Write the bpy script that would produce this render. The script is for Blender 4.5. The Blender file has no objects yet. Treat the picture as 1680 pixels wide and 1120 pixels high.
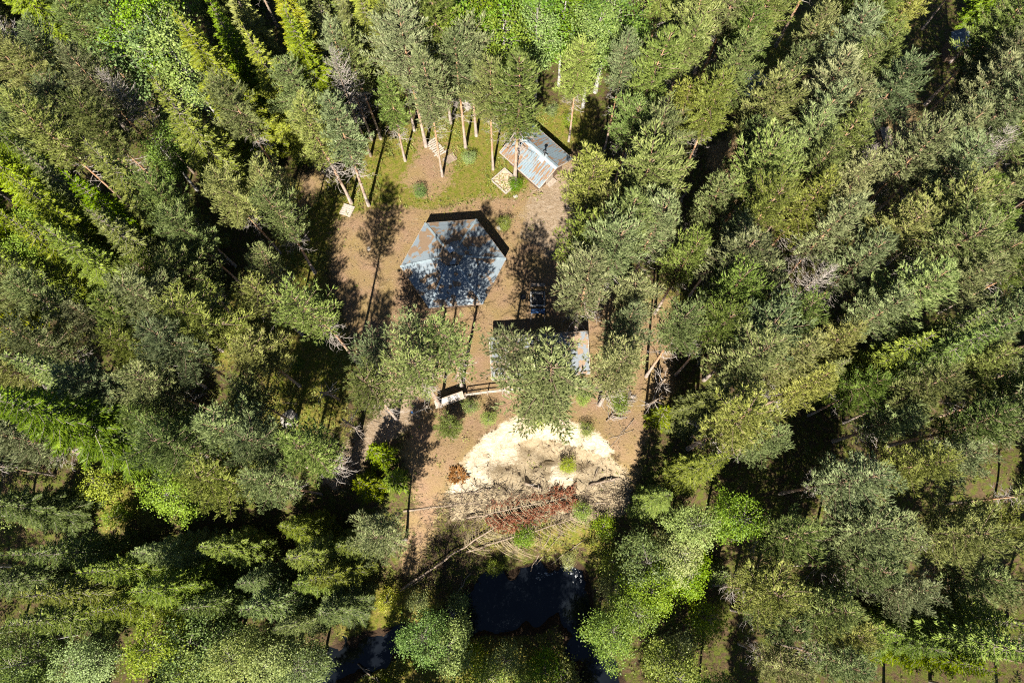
import bpy, math, random
import numpy as np
from mathutils import Vector, Matrix

# ------------------------------------------------------------------ camera, sky, sun, exposure
sc = bpy.context.scene
CAM_H = 60.0
TILT = math.radians(16.65)
FPX = 1120.0                      # focal length in pixels of the 1680 px wide photograph
SUN_EL = math.radians(45.0)
SHADOW_AZ = math.radians(8.0)     # shadows run this far east of north

cam_d = bpy.data.cameras.new('camera')
cam_d.sensor_width = 36.0
cam_d.lens = 24.0
cam_d.clip_start = 0.5
cam_d.clip_end = 2000.0
cam = bpy.data.objects.new('camera', cam_d)
cam.location = (0, 0, CAM_H)
cam.rotation_euler = (TILT, 0, 0)
sc.collection.objects.link(cam)
sc.camera = cam

world = bpy.data.worlds.new('World')
sc.world = world
world.use_nodes = True
wn = world.node_tree.nodes
wl = world.node_tree.links
bg = wn.get('Background') or wn.new('ShaderNodeBackground')
sky = wn.new('ShaderNodeTexSky')
sky.sky_type = 'NISHITA'
sky.sun_disc = False
sky.air_density = 0.6          # dry, very clear northern air
sky.dust_density = 0.1
sky.sun_elevation = SUN_EL
sky.sun_rotation = math.pi + SHADOW_AZ
wl.new(sky.outputs[0], bg.inputs[0])
bg.inputs[1].default_value = 0.05

sun_d = bpy.data.lights.new('sun', 'SUN')
sun_d.energy = 5.0
sun_d.angle = math.radians(0.5)
sun_d.color = (1.0, 0.94, 0.84)
sun = bpy.data.objects.new('sun', sun_d)
d = Vector((math.sin(SHADOW_AZ) * math.cos(SUN_EL), math.cos(SHADOW_AZ) * math.cos(SUN_EL), -math.sin(SUN_EL)))
sun.rotation_euler = d.to_track_quat('-Z', 'Y').to_euler()
sun.location = (-10, -60, 80)
sc.collection.objects.link(sun)

sc.view_settings.view_transform = 'Standard'
sc.view_settings.look = 'None'
sc.view_settings.exposure = 1.55
sc.view_settings.gamma = 1.0
sc.view_settings.use_curve_mapping = False
sc.cycles.max_bounces = 4
sc.cycles.diffuse_bounces = 1
sc.cycles.glossy_bounces = 2
sc.cycles.transmission_bounces = 3
sc.cycles.use_denoising = False
sc.cycles.filter_width = 1.1

# ------------------------------------------------------------------ helpers
C = sc.collection
rng = np.random.default_rng(7)
random.seed(7)
cT, sT = math.cos(TILT), math.sin(TILT)


def at(px, py, z=0.0):
    """world point at height z seen at a pixel of the 1680x1120 photograph"""
    u = (px - 840.0) / FPX
    v = -(py - 560.0) / FPX
    t = (CAM_H - z) / (cT - v * sT)
    return (u * t, t * (sT + v * cT), z)


def pix(x, y, z):
    dz = CAM_H - z
    den = cT * dz + sT * y
    return 840 + FPX * x / den, 560 - FPX * (cT * y - sT * dz) / den


def smooth(t):
    t = np.clip(t, 0, 1)
    return t * t * (3 - 2 * t)


def seg_dist(x, y, pts, closed=True):
    best = np.full(np.shape(x), 1e9)
    n = len(pts)
    for i in range(n if closed else n - 1):
        ax, ay = pts[i][0], pts[i][1]
        bx, by = pts[(i + 1) % n][0], pts[(i + 1) % n][1]
        dx, dy = bx - ax, by - ay
        t = np.clip(((x - ax) * dx + (y - ay) * dy) / (dx * dx + dy * dy + 1e-9), 0, 1)
        best = np.minimum(best, np.hypot(x - ax - t * dx, y - ay - t * dy))
    return best


def inside(x, y, pts):
    r = np.zeros(np.shape(x), bool)
    n = len(pts)
    for i in range(n):
        ax, ay = pts[i][0], pts[i][1]
        bx, by = pts[(i + 1) % n][0], pts[(i + 1) % n][1]
        if ay == by:
            continue
        cond = ((ay > y) != (by > y)) & (x < (bx - ax) * (y - ay) / (by - ay) + ax)
        r ^= cond
    return r


def sdf(x, y, pts):
    """positive inside"""
    dd = seg_dist(x, y, pts)
    return np.where(inside(x, y, pts), dd, -dd)


def poly(pix, z=0.0):
    return [at(a, b, z)[:2] for a, b in pix]


# value noise on numpy arrays
_perm = np.random.default_rng(3).random((256, 256))


def vnoise(x, y, f):
    x = np.asarray(x) * f + 1000.0
    y = np.asarray(y) * f + 1000.0
    xi = np.floor(x).astype(int)
    yi = np.floor(y).astype(int)
    fx = smooth(x - xi)
    fy = smooth(y - yi)
    a = _perm[xi & 255, yi & 255]
    b = _perm[(xi + 1) & 255, yi & 255]
    c_ = _perm[xi & 255, (yi + 1) & 255]
    d_ = _perm[(xi + 1) & 255, (yi + 1) & 255]
    return (a * (1 - fx) + b * fx) * (1 - fy) + (c_ * (1 - fx) + d_ * fx) * fy


CRATER = poly([(738, 806), (752, 770), (772, 738), (795, 715), (818, 702), (838, 690), (856, 680), (872, 677), (884, 688),
               (905, 687), (930, 692), (958, 702), (983, 716), (1004, 740), (1022, 775), (1015, 800), (960, 812), (900, 828), (820, 830)])
RIVER = [(-40, -17, 1.4), (-26, -14, 1.4), (-17, -11, 1.5), (-12.6, -8.8, 1.2), (-7.5, -7.4, 0.6), (-2.4, -5.2, 1.9), (1.5, -4.6, 2.5),
         (4.8, -3.4, 1.8), (6.0, -7.5, 1.1), (8.5, -13, 1.5), (14, -22, 2.2), (30, -34, 2.5)]
WATER_Z = -5.6


def river_mask(x, y):
    best = np.full(np.shape(x), -1e9)
    for (ax, ay, aw), (bx, by, bw) in zip(RIVER[:-1], RIVER[1:]):
        dx, dy = bx - ax, by - ay
        t = np.clip(((x - ax) * dx + (y - ay) * dy) / (dx * dx + dy * dy), 0, 1)
        best = np.maximum(best, (aw + t * (bw - aw)) - np.hypot(x - ax - t * dx, y - ay - t * dy))
    return best


def gz(x, y):
    x = np.asarray(x, float)
    y = np.asarray(y, float)
    yb = 8.8 + 0.6 * np.sin(x * 0.21) - 2.0 * smooth((np.abs(x) - 14) / 20)
    z = -5.0 * smooth((yb - y) / 12.0)
    m = sdf(x, y, CRATER) + (vnoise(x, y, 0.8) - 0.5) * 1.1 + (vnoise(x, y, 2.4) - 0.5) * 0.6
    face = smooth(m / 1.9)
    z = z - 2.2 * face * smooth((y - 3.6) / 5.5)
    z = z + face * (0.8 * (vnoise(x, y, 0.8) - 0.5) + 0.45 * (vnoise(x, y, 1.9) - 0.5))
    z = z + 0.10 * (vnoise(x, y, 0.35) - 0.5) + 0.05 * (vnoise(x, y, 1.9) - 0.5)
    r = river_mask(x, y)
    r = r + (vnoise(x, y, 0.8) - 0.5) * 1.6 + (vnoise(x, y, 2.1) - 0.5) * 0.6
    rm = smooth((r + 0.6) / 1.3)
    z = z * (1 - rm) + (-6.9) * rm
    return z


def g1(x, y):
    return float(gz(np.array([x]), np.array([y]))[0])


def atg(px, py, dz=0.0):
    """point on (or dz above) the terrain at a pixel"""
    z = 0.0
    for _ in range(8):
        x, y, _z = at(px, py, z + dz)
        z = g1(x, y)
    return (x, y, z + dz)


# ---- materials
def new_mat(name):
    m = bpy.data.materials.new(name)
    m.use_nodes = True
    nt = m.node_tree
    b = nt.nodes['Principled BSDF']
    return m, nt, b


def ramp(nt, fac, stops):
    n = nt.nodes.new('ShaderNodeValToRGB')
    e = n.color_ramp.elements
    e[0].position, e[0].color = stops[0][0], (*stops[0][1], 1)
    e[1].position, e[1].color = stops[-1][0], (*stops[-1][1], 1)
    for p, c_ in stops[1:-1]:
        k = e.new(p)
        k.color = (*c_, 1)
    nt.links.new(fac, n.inputs[0])
    return n.outputs[0]


def noise(nt, scale, detail=3, vec=None, rough=0.55, dist=0.0):
    n = nt.nodes.new('ShaderNodeTexNoise')
    n.inputs['Scale'].default_value = scale
    n.inputs['Detail'].default_value = detail
    n.inputs['Roughness'].default_value = rough
    n.inputs['Distortion'].default_value = dist
    if vec is not None:
        nt.links.new(vec, n.inputs['Vector'])
    return n.outputs['Fac']


def coords(nt, kind='Object', scale=None):
    t = nt.nodes.new('ShaderNodeTexCoord').outputs[kind]
    if scale:
        m = nt.nodes.new('ShaderNodeMapping')
        m.inputs['Scale'].default_value = scale
        nt.links.new(t, m.inputs['Vector'])
        t = m.outputs[0]
    return t


def mixc(nt, fac, a, b):
    n = nt.nodes.new('ShaderNodeMix')
    n.data_type = 'RGBA'
    for s, v in ((n.inputs[0], fac), (n.inputs[6], a), (n.inputs[7], b)):
        if hasattr(v, 'links'):
            nt.links.new(v, s)
        elif isinstance(v, (int, float)):
            s.default_value = v
        else:
            s.default_value = (*v, 1)
    return n.outputs[2]


def math_n(nt, op, a, b=None, clamp=False):
    n = nt.nodes.new('ShaderNodeMath')
    n.operation = op
    n.use_clamp = clamp
    for i, v in enumerate((a, b)):
        if v is None:
            continue
        if hasattr(v, 'links'):
            nt.links.new(v, n.inputs[i])
        else:
            n.inputs[i].default_value = v
    return n.outputs[0]


def bump(nt, b, h, strength=0.4, dist=0.05):
    n = nt.nodes.new('ShaderNodeBump')
    n.inputs['Strength'].default_value = strength
    n.inputs['Distance'].default_value = dist
    nt.links.new(h, n.inputs['Height'])
    nt.links.new(n.outputs[0], b.inputs['Normal'])


def simple(name, c1, c2, scale=6.0, rough=0.8, metal=0.0, stretch=None, spec=0.3, bumps=0.3):
    m, nt, b = new_mat(name)
    v = coords(nt, 'Object', stretch)
    f = noise(nt, scale, 4, v)
    nt.links.new(ramp(nt, f, [(0.32, c1), (0.68, c2)]), b.inputs['Base Color'])
    b.inputs['Roughness'].default_value = rough
    b.inputs['Metallic'].default_value = metal
    b.inputs['Specular IOR Level'].default_value = spec
    if bumps:
        bump(nt, b, f, bumps, 0.03)
    return m


def leaf_mat(name, dark, mid, light, trans=0.3, hue_var=0.5, spec=0.35):
    """needles or leaves: colour varies from tree to tree and from shoot to shoot"""
    m, nt, b = new_mat(name)
    gi = nt.nodes.new('ShaderNodeNewGeometry')
    oi = nt.nodes.new('ShaderNodeObjectInfo')
    isl = gi.outputs['Random Per Island']
    v = coords(nt, 'Object')
    n1 = noise(nt, 0.9, 2, v)
    f = math_n(nt, 'ADD', math_n(nt, 'MULTIPLY', isl, 0.55), math_n(nt, 'MULTIPLY', n1, 0.5))
    f = math_n(nt, 'ADD', f, math_n(nt, 'MULTIPLY', math_n(nt, 'SUBTRACT', oi.outputs['Random'], 0.5), hue_var), True)
    col = ramp(nt, f, [(0.12, dark), (0.5, mid), (0.9, light)])
    hs = nt.nodes.new('ShaderNodeHueSaturation')
    rr = math_n(nt, 'FRACT', math_n(nt, 'MULTIPLY', oi.outputs['Random'], 7.31))
    r2 = math_n(nt, 'FRACT', math_n(nt, 'MULTIPLY', oi.outputs['Random'], 23.7))
    nt.links.new(math_n(nt, 'ADD', math_n(nt, 'MULTIPLY', rr, 0.05), 0.475), hs.inputs['Hue'])
    nt.links.new(math_n(nt, 'ADD', math_n(nt, 'MULTIPLY', r2, 0.4), 0.75), hs.inputs['Saturation'])
    nt.links.new(col, hs.inputs['Color'])
    col = hs.outputs[0]
    nt.links.new(col, b.inputs['Base Color'])
    b.inputs['Roughness'].default_value = 0.5
    b.inputs['Specular IOR Level'].default_value = spec
    tr = nt.nodes.new('ShaderNodeBsdfTranslucent')
    nt.links.new(col, tr.inputs['Color'])
    mx = nt.nodes.new('ShaderNodeMixShader')
    mx.inputs[0].default_value = trans
    nt.links.new(b.outputs[0], mx.inputs[1])
    nt.links.new(tr.outputs[0], mx.inputs[2])
    nt.links.new(mx.outputs[0], nt.nodes['Material Output'].inputs['Surface'])
    return m


M = {}
M['pine'] = leaf_mat('pine_needles', (0.070, 0.098, 0.023), (0.182, 0.222, 0.056), (0.355, 0.38, 0.135), 0.2, 0.45, 0.25)
M['spruce'] = leaf_mat('spruce_needles', (0.06, 0.09, 0.010), (0.16, 0.21, 0.018), (0.31, 0.36, 0.036), 0.2, 0.4, 0.2)
M['birch'] = leaf_mat('birch_leaves', (0.06, 0.105, 0.012), (0.15, 0.215, 0.024), (0.28, 0.35, 0.06), 0.28, 0.5, 0.25)
M['bush'] = leaf_mat('shrub_leaves', (0.09, 0.13, 0.02), (0.18, 0.23, 0.028), (0.32, 0.35, 0.05), 0.35, 0.5)
M['grass'] = leaf_mat('grass_blades', (0.10, 0.125, 0.016), (0.22, 0.25, 0.028), (0.36, 0.36, 0.06), 0.35, 0.2)
M['deadneedle'] = leaf_mat('dead_spruce_needles', (0.10, 0.045, 0.02), (0.22, 0.11, 0.05), (0.36, 0.20, 0.10), 0.1, 0.1, 0.1)
M['twig'] = simple('grey_dead_twigs', (0.20, 0.17, 0.145), (0.38, 0.34, 0.30), 3.0, 0.9)
M['tantwig'] = simple('tan_dead_twigs', (0.19, 0.14, 0.08), (0.37, 0.30, 0.185), 3.0, 0.9)
M['darktwig'] = simple('dark_debris', (0.05, 0.035, 0.025), (0.13, 0.09, 0.06), 3.0, 0.9)
M['limb'] = simple('pine_limbs', (0.12, 0.085, 0.055), (0.26, 0.19, 0.13), 2.0, 0.85)
M['greylimb'] = simple('spruce_limbs', (0.12, 0.10, 0.075), (0.26, 0.24, 0.185), 2.0, 0.9)
M['log'] = simple('weathered_log', (0.13, 0.095, 0.065), (0.29, 0.225, 0.165), 5.0, 0.85, stretch=(1, 1, 1))
M['wood'] = simple('weathered_wood', (0.20, 0.155, 0.115), (0.36, 0.30, 0.24), 9.0, 0.85)
M['palewood'] = simple('pale_wood', (0.26, 0.22, 0.18), (0.43, 0.38, 0.32), 9.0, 0.8)
M['brownwood'] = simple('brown_stained_wood', (0.07, 0.045, 0.03), (0.14, 0.09, 0.06), 7.0, 0.7)
M['darkmetal'] = simple('dark_metal', (0.02, 0.02, 0.022), (0.05, 0.05, 0.055), 12.0, 0.5, 0.6)
M['sheet'] = simple('pale_sheet_metal', (0.42, 0.49, 0.53), (0.58, 0.64, 0.67), 5.0, 0.35, 0.55, bumps=0)
M['bluesheet'] = simple('blue_cover', (0.006, 0.022, 0.085), (0.05, 0.11, 0.22), 9.0, 0.35, spec=0.6)
M['concrete'] = simple('concrete', (0.25, 0.24, 0.22), (0.38, 0.36, 0.33), 8.0, 0.9)
M['ash'] = simple('ash', (0.03, 0.03, 0.03), (0.12, 0.11, 0.10), 9.0, 0.95)
M['soilbox'] = simple('bed_soil', (0.24, 0.17, 0.11), (0.44, 0.34, 0.24), 6.0, 0.95)
M['stone'] = simple('pale_stone', (0.22, 0.195, 0.165), (0.36, 0.33, 0.29), 4.0, 0.85)
M['foam'] = simple('river_foam', (0.16, 0.17, 0.18), (0.36, 0.37, 0.38), 3.0, 0.7)
M['bluecap'] = simple('blue_paint', (0.05, 0.16, 0.42), (0.10, 0.26, 0.55), 9.0, 0.4)


def pine_bark():
    m, nt, b = new_mat('pine_bark')
    v = coords(nt, 'Object')
    sp = nt.nodes.new('ShaderNodeSeparateXYZ')
    nt.links.new(v, sp.inputs[0])
    n1 = noise(nt, 5.0, 4, coords(nt, 'Object', (1, 1, 0.35)))
    hgt = math_n(nt, 'MULTIPLY', math_n(nt, 'SUBTRACT', sp.outputs[2], 1.5), 0.2, True)
    grey = ramp(nt, n1, [(0.3, (0.20, 0.15, 0.12)), (0.7, (0.42, 0.36, 0.31))])
    orange = ramp(nt, n1, [(0.3, (0.30, 0.15, 0.07)), (0.7, (0.52, 0.31, 0.17))])
    nt.links.new(mixc(nt, hgt, grey, orange), b.inputs['Base Color'])
    b.inputs['Roughness'].default_value = 0.85
    bump(nt, b, n1, 0.5, 0.05)
    return m


M['pinebark'] = pine_bark()
M['sprucebark'] = simple('spruce_bark', (0.11, 0.08, 0.06), (0.24, 0.19, 0.15), 6.0, 0.9)
M['birchbark'] = simple('birch_bark', (0.22, 0.20, 0.18), (0.52, 0.50, 0.46), 3.5, 0.7, stretch=(1, 1, 3))


def litter_roof(name, base1, base2, litter1, litter2, thr, stretch, scale, rz=0.0):
    m, nt, b = new_mat(name)
    vv = nt.nodes.new('ShaderNodeNewGeometry').outputs['Position']
    mp = nt.nodes.new('ShaderNodeMapping')
    mp.vector_type = 'TEXTURE'
    mp.inputs['Rotation'].default_value = (0, 0, rz)
    nt.links.new(vv, mp.inputs['Vector'])
    mp2 = nt.nodes.new('ShaderNodeMapping')
    mp2.inputs['Scale'].default_value = stretch
    nt.links.new(mp.outputs[0], mp2.inputs['Vector'])
    v = mp2.outputs[0]
    n1 = noise(nt, scale, 5, v, 0.6)
    n2 = noise(nt, 0.55, 3, vv, 0.6)
    f = math_n(nt, 'ADD', math_n(nt, 'MULTIPLY', n1, 0.6), math_n(nt, 'MULTIPLY', n2, 0.5))
    msk = ramp(nt, f, [(thr - 0.015, (0, 0, 0)), (thr + 0.02, (1, 1, 1))])
    n3 = noise(nt, 14.0, 3, vv)
    basec = ramp(nt, n3, [(0.3, base1), (0.7, base2)])
    lit = ramp(nt, n3, [(0.3, litter1), (0.7, litter2)])
    nt.links.new(mixc(nt, msk, basec, lit), b.inputs['Base Color'])
    nt.links.new(math_n(nt, 'ADD', math_n(nt, 'MULTIPLY', msk, 0.3), 0.6), b.inputs['Roughness'])
    bump(nt, b, math_n(nt, 'ADD', msk, n3), 0.25, 0.02)
    return m


M['hutroof'] = litter_roof('hut_roof_boards', (0.12, 0.165, 0.195), (0.19, 0.24, 0.27), (0.15, 0.085, 0.043), (0.23, 0.14, 0.075), 0.565, (4.2, 0.55, 1), 1.5, math.radians(-45.6))
M['kotaroof'] = litter_roof('kota_roof_felt', (0.14, 0.175, 0.20), (0.20, 0.235, 0.26), (0.15, 0.10, 0.06), (0.23, 0.155, 0.095), 0.565, (1, 1, 1), 1.1)
M['laavuroof'] = litter_roof('lean_to_roof_felt', (0.09, 0.105, 0.12), (0.14, 0.16, 0.175), (0.15, 0.10, 0.062), (0.25, 0.175, 0.11), 0.56, (1, 1, 1), 1.8)


def ground_mat():
    m, nt, b = new_mat('forest_ground')
    v = coords(nt, 'Object')

    def attr(n):
        a = nt.nodes.new('ShaderNodeAttribute')
        a.attribute_name = n
        return a.outputs['Fac']
    big = noise(nt, 0.45, 4, v)
    mid = noise(nt, 1.9, 5, v, 0.65)
    fine = noise(nt, 7.5, 4, v, 0.7)
    vfine = noise(nt, 22.0, 3, v, 0.7)
    edge = math_n(nt, 'ADD', math_n(nt, 'MULTIPLY', math_n(nt, 'SUBTRACT', mid, 0.5), 1.2), math_n(nt, 'MULTIPLY', math_n(nt, 'SUBTRACT', big, 0.5), 0.9))
    edge2 = math_n(nt, 'MULTIPLY', math_n(nt, 'SUBTRACT', fine, 0.5), 0.9)

    def mask(n, k=1.0):
        a = math_n(nt, 'ADD', attr(n), math_n(nt, 'MULTIPLY', math_n(nt, 'ADD', edge, edge2), k))
        return ramp(nt, a, [(0.38, (0, 0, 0)), (0.62, (1, 1, 1))])
    floor_c = mixc(nt, ramp(nt, mid, [(0.42, (0, 0, 0)), (0.58, (1, 1, 1))]),
                   ramp(nt, fine, [(0.3, (0.045, 0.030, 0.017)), (0.7, (0.12, 0.08, 0.043))]),
                   ramp(nt, fine, [(0.3, (0.04, 0.05, 0.009)), (0.7, (0.11, 0.125, 0.02))]))
    bare = mixc(nt, ramp(nt, big, [(0.35, (0, 0, 0)), (0.65, (1, 1, 1))]),
                ramp(nt, vfine, [(0.28, (0.10, 0.060, 0.036)), (0.5, (0.235, 0.15, 0.09)), (0.75, (0.38, 0.27, 0.18))]),
                ramp(nt, vfine, [(0.28, (0.09, 0.062, 0.026)), (0.5, (0.22, 0.155, 0.066)), (0.75, (0.35, 0.26, 0.13))]))
    grass = mixc(nt, ramp(nt, mid, [(0.38, (0, 0, 0)), (0.62, (1, 1, 1))]),
                 ramp(nt, fine, [(0.3, (0.055, 0.078, 0.007)), (0.7, (0.165, 0.18, 0.018))]),
                 ramp(nt, fine, [(0.3, (0.11, 0.082, 0.024)), (0.7, (0.24, 0.185, 0.055))]))
    path = ramp(nt, noise(nt, 3.2, 6, coords(nt, 'Object', (0.8, 1.5, 1)), 0.7, 0.8), [(0.25, (0.15, 0.105, 0.065)), (0.5, (0.25, 0.185, 0.12)), (0.75, (0.38, 0.315, 0.245))])
    sand_f = noise(nt, 2.6, 5, coords(nt, 'Object', (0.5, 1.6, 1)), 0.6, 1.2)
    sand = ramp(nt, sand_f, [(0.28, (0.28, 0.215, 0.135)), (0.5, (0.45, 0.375, 0.265)), (0.72, (0.58, 0.52, 0.41))])
    slump = ramp(nt, noise(nt, 3.6, 6, v, 0.7), [(0.28, (0.15, 0.11, 0.064)), (0.42, (0.27, 0.21, 0.13)), (0.72, (0.39, 0.32, 0.215))])
    mud = ramp(nt, fine, [(0.3, (0.02, 0.015, 0.01)), (0.7, (0.06, 0.035, 0.02))])
    c_ = mixc(nt, mask('grass'), floor_c, grass)
    c_ = mixc(nt, mask('bare'), c_, bare)
    c_ = mixc(nt, mask('path'), c_, path)
    c_ = mixc(nt, mask('slump', 1.0), c_, slump)
    c_ = mixc(nt, mask('sand', 1.0), c_, sand)
    c_ = mixc(nt, mask('mud', 0.6), c_, mud)
    nt.links.new(c_, b.inputs['Base Color'])
    b.inputs['Roughness'].default_value = 0.95
    b.inputs['Specular IOR Level'].default_value = 0.1
    bump(nt, b, math_n(nt, 'ADD', fine, math_n(nt, 'MULTIPLY', vfine, 0.6)), 0.9, 0.12)
    return m


M['ground'] = ground_mat()


def water_mat():
    m, nt, b = new_mat('dark_river_water')
    v = coords(nt, 'Object')
    n1 = noise(nt, 0.5, 3, v)
    nt.links.new(ramp(nt, n1, [(0.35, (0.003, 0.004, 0.006)), (0.7, (0.007, 0.009, 0.012))]), b.inputs['Base Color'])
    b.inputs['Roughness'].default_value = 0.04
    b.inputs['IOR'].default_value = 1.33
    bump(nt, b, noise(nt, 3.0, 3, v), 0.06, 0.03)
    return m


M['water'] = water_mat()


# ---- meshes
def mesh_np(name, V, F, mat, smooth_shade=False):
    V = np.asarray(V, np.float32)
    F = np.asarray(F, np.int32)
    me = bpy.data.meshes.new(name)
    k = F.shape[1]
    me.vertices.add(len(V))
    me.vertices.foreach_set('co', V.ravel())
    me.loops.add(F.size)
    me.loops.foreach_set('vertex_index', F.ravel())
    me.polygons.add(len(F))
    me.polygons.foreach_set('loop_start', np.arange(0, F.size, k, dtype=np.int32))
    me.polygons.foreach_set('loop_total', np.full(len(F), k, np.int32))
    if smooth_shade:
        me.polygons.foreach_set('use_smooth', np.ones(len(F), bool))
    me.update(calc_edges=True)
    me.validate()
    me.materials.append(M[mat] if isinstance(mat, str) else mat)
    return me


def obj(name, me, parent=None, loc=(0, 0, 0), rot=(0, 0, 0)):
    o = bpy.data.objects.new(name, me)
    C.objects.link(o)
    o.location = loc
    o.rotation_euler = rot
    if parent is not None:
        o.parent = parent
    return o


def tag(o, label=None, cat=None, group=None, kind=None):
    for k, v in (('label', label), ('category', cat), ('group', group), ('kind', kind)):
        if v:
            o[k] = v
    return o


def thing(name, label, cat, loc=(0, 0, 0), rz=0.0, group=None):
    o = obj(name, None, None, loc, (0, 0, rz))
    o.empty_display_size = 0.3
    return tag(o, label, cat, group)


class MB:
    """collects boxes, tubes and prisms into one mesh (quads/tris kept as polygons)"""

    def __init__(self):
        self.v, self.f = [], []

    def add(self, vs, fs):
        n = len(self.v)
        self.v += [tuple(p) for p in vs]
        self.f += [tuple(i + n for i in f) for f in fs]
        return self

    def box(self, cx, cy, cz, sx, sy, sz, rot=None):
        vs = []
        for dz in (-.5, .5):
            for dx, dy in ((-.5, -.5), (.5, -.5), (.5, .5), (-.5, .5)):
                p = Vector((dx * sx, dy * sy, dz * sz))
                if rot is not None:
                    p = rot @ p
                vs.append((p.x + cx, p.y + cy, p.z + cz))
        return self.add(vs, [(3, 2, 1, 0), (4, 5, 6, 7), (0, 1, 5, 4), (1, 2, 6, 5), (2, 3, 7, 6), (3, 0, 4, 7)])

    def beam(self, a, b, w, h):
        a, b = Vector(a), Vector(b)
        dv = (b - a)
        L = dv.length
        q = dv.to_track_quat('X', 'Z').to_matrix()
        c_ = (a + b) / 2
        return self.box(c_.x, c_.y, c_.z, L, w, h, q)

    def tube(self, pts, rad, n=6, cap=True):
        V, F = tube_np(np.array(pts, float), np.array(rad, float), n)
        self.add(V.tolist(), F.tolist())
        if cap:
            k = len(self.v) - len(V)
            self.f.append(tuple(k + i for i in range(n))[::-1])
            self.f.append(tuple(len(self.v) - n + i for i in range(n)))
        return self

    def mesh(self, name, mat, smooth_shade=False):
        me = bpy.data.meshes.new(name)
        me.from_pydata(self.v, [], self.f)
        if smooth_shade:
            me.polygons.foreach_set('use_smooth', np.ones(len(self.f), bool))
        me.update()
        me.materials.append(M[mat])
        return me

    def build(self, name, mat, parent=None, loc=(0, 0, 0), rot=(0, 0, 0), smooth_shade=False):
        return obj(name, self.mesh(name, mat, smooth_shade), parent, loc, rot)


def tube_np(P, R, n):
    T = np.gradient(P, axis=0)
    T /= np.linalg.norm(T, axis=1)[:, None] + 1e-9
    ref = np.where(np.abs(T[:, 2:3]) > 0.9, np.array([[1.0, 0, 0]]), np.array([[0, 0, 1.0]]))
    A = np.cross(T, ref)
    A /= np.linalg.norm(A, axis=1)[:, None] + 1e-9
    B = np.cross(T, A)
    a = np.arange(n) * 2 * math.pi / n
    V = (P[:, None, :] + R[:, None, None] * (np.cos(a)[None, :, None] * A[:, None, :] + np.sin(a)[None, :, None] * B[:, None, :])).reshape(-1, 3)
    F = []
    for i in range(len(P) - 1):
        for j in range(n):
            F.append((i * n + j, i * n + (j + 1) % n, (i + 1) * n + (j + 1) % n, (i + 1) * n + j))
    return V, np.array(F)


class Acc:
    """numpy accumulator for triangle soups"""

    def __init__(self):
        self.V, self.F, self.n = [], [], 0

    def add(self, V, F):
        self.V.append(V)
        self.F.append(F + self.n)
        self.n += len(V)

    def quads(self, V, Q):
        self.add(V, np.concatenate([Q[:, [0, 1, 2]], Q[:, [0, 2, 3]]]))

    def tube(self, P, R, n=3):
        V, Q = tube_np(np.array(P, float), np.array(R, float), n)
        self.quads(V, Q)

    def mesh(self, name, mat, sm=False):
        return mesh_np(name, np.concatenate(self.V), np.concatenate(self.F), mat, sm)


def unit(a):
    return a / (np.linalg.norm(a, axis=-1, keepdims=True) + 1e-9)


def frames(D):
    ref = np.where(np.abs(D[:, 2:3]) > 0.9, np.array([[1.0, 0, 0]]), np.array([[0, 0, 1.0]]))
    A = unit(np.cross(D, ref))
    return A, np.cross(D, A)


def tufts(acc, P, D, L, W, nd, nb, r, spread=0.6):
    """needle shoots: nd crossed diamonds along the axis and nb loose blades round it"""
    P, D = np.asarray(P, float), unit(np.asarray(D, float))
    n = len(P)
    if n == 0:
        return
    L = np.broadcast_to(np.asarray(L, float), (n,))[:, None]
    W = np.broadcast_to(np.asarray(W, float), (n,))[:, None]
    A, B = frames(D)
    ph = r.random(n) * math.pi
    for k in range(nd):
        a = (ph + k * math.pi / nd)[:, None]
        S = np.cos(a) * A + np.sin(a) * B
        m = (0.40 + 0.2 * r.random(n))[:, None]
        V = np.stack([P - 0.08 * L * D, P + m * L * D + W * S, P + L * D, P + m * L * D - W * S], 1).reshape(-1, 3)
        i = np.arange(n)[:, None] * 4
        acc.add(V, np.concatenate([i + np.array([[0, 1, 2]]), i + np.array([[0, 2, 3]])]))
    for k in range(nb):
        a = (r.random(n) * 2 * math.pi)[:, None]
        S = np.cos(a) * A + np.sin(a) * B
        Q = -np.sin(a) * A + np.cos(a) * B
        dd = unit(D + spread * S)
        b0 = P + (0.1 + 0.6 * r.random(n))[:, None] * L * D
        V = np.stack([b0 - 0.3 * W * Q, b0 + 0.3 * W * Q, b0 + 0.75 * L * dd], 1).reshape(-1, 3)
        acc.add(V, np.arange(n)[:, None] * 3 + np.array([[0, 1, 2]]))


# ------------------------------------------------------------------ terrain
def axis(lo, hi, step, far_lo, far_hi):
    a = list(np.arange(lo, hi + 1e-6, step))
    s = step
    p = lo
    left = []
    while p > far_lo:
        s *= 1.16
        p -= s
        left.append(p)
    s = step
    p = hi
    right = []
    while p < far_hi:
        s *= 1.16
        p += s
        right.append(p)
    return np.array(left[::-1] + a + right)


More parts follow.
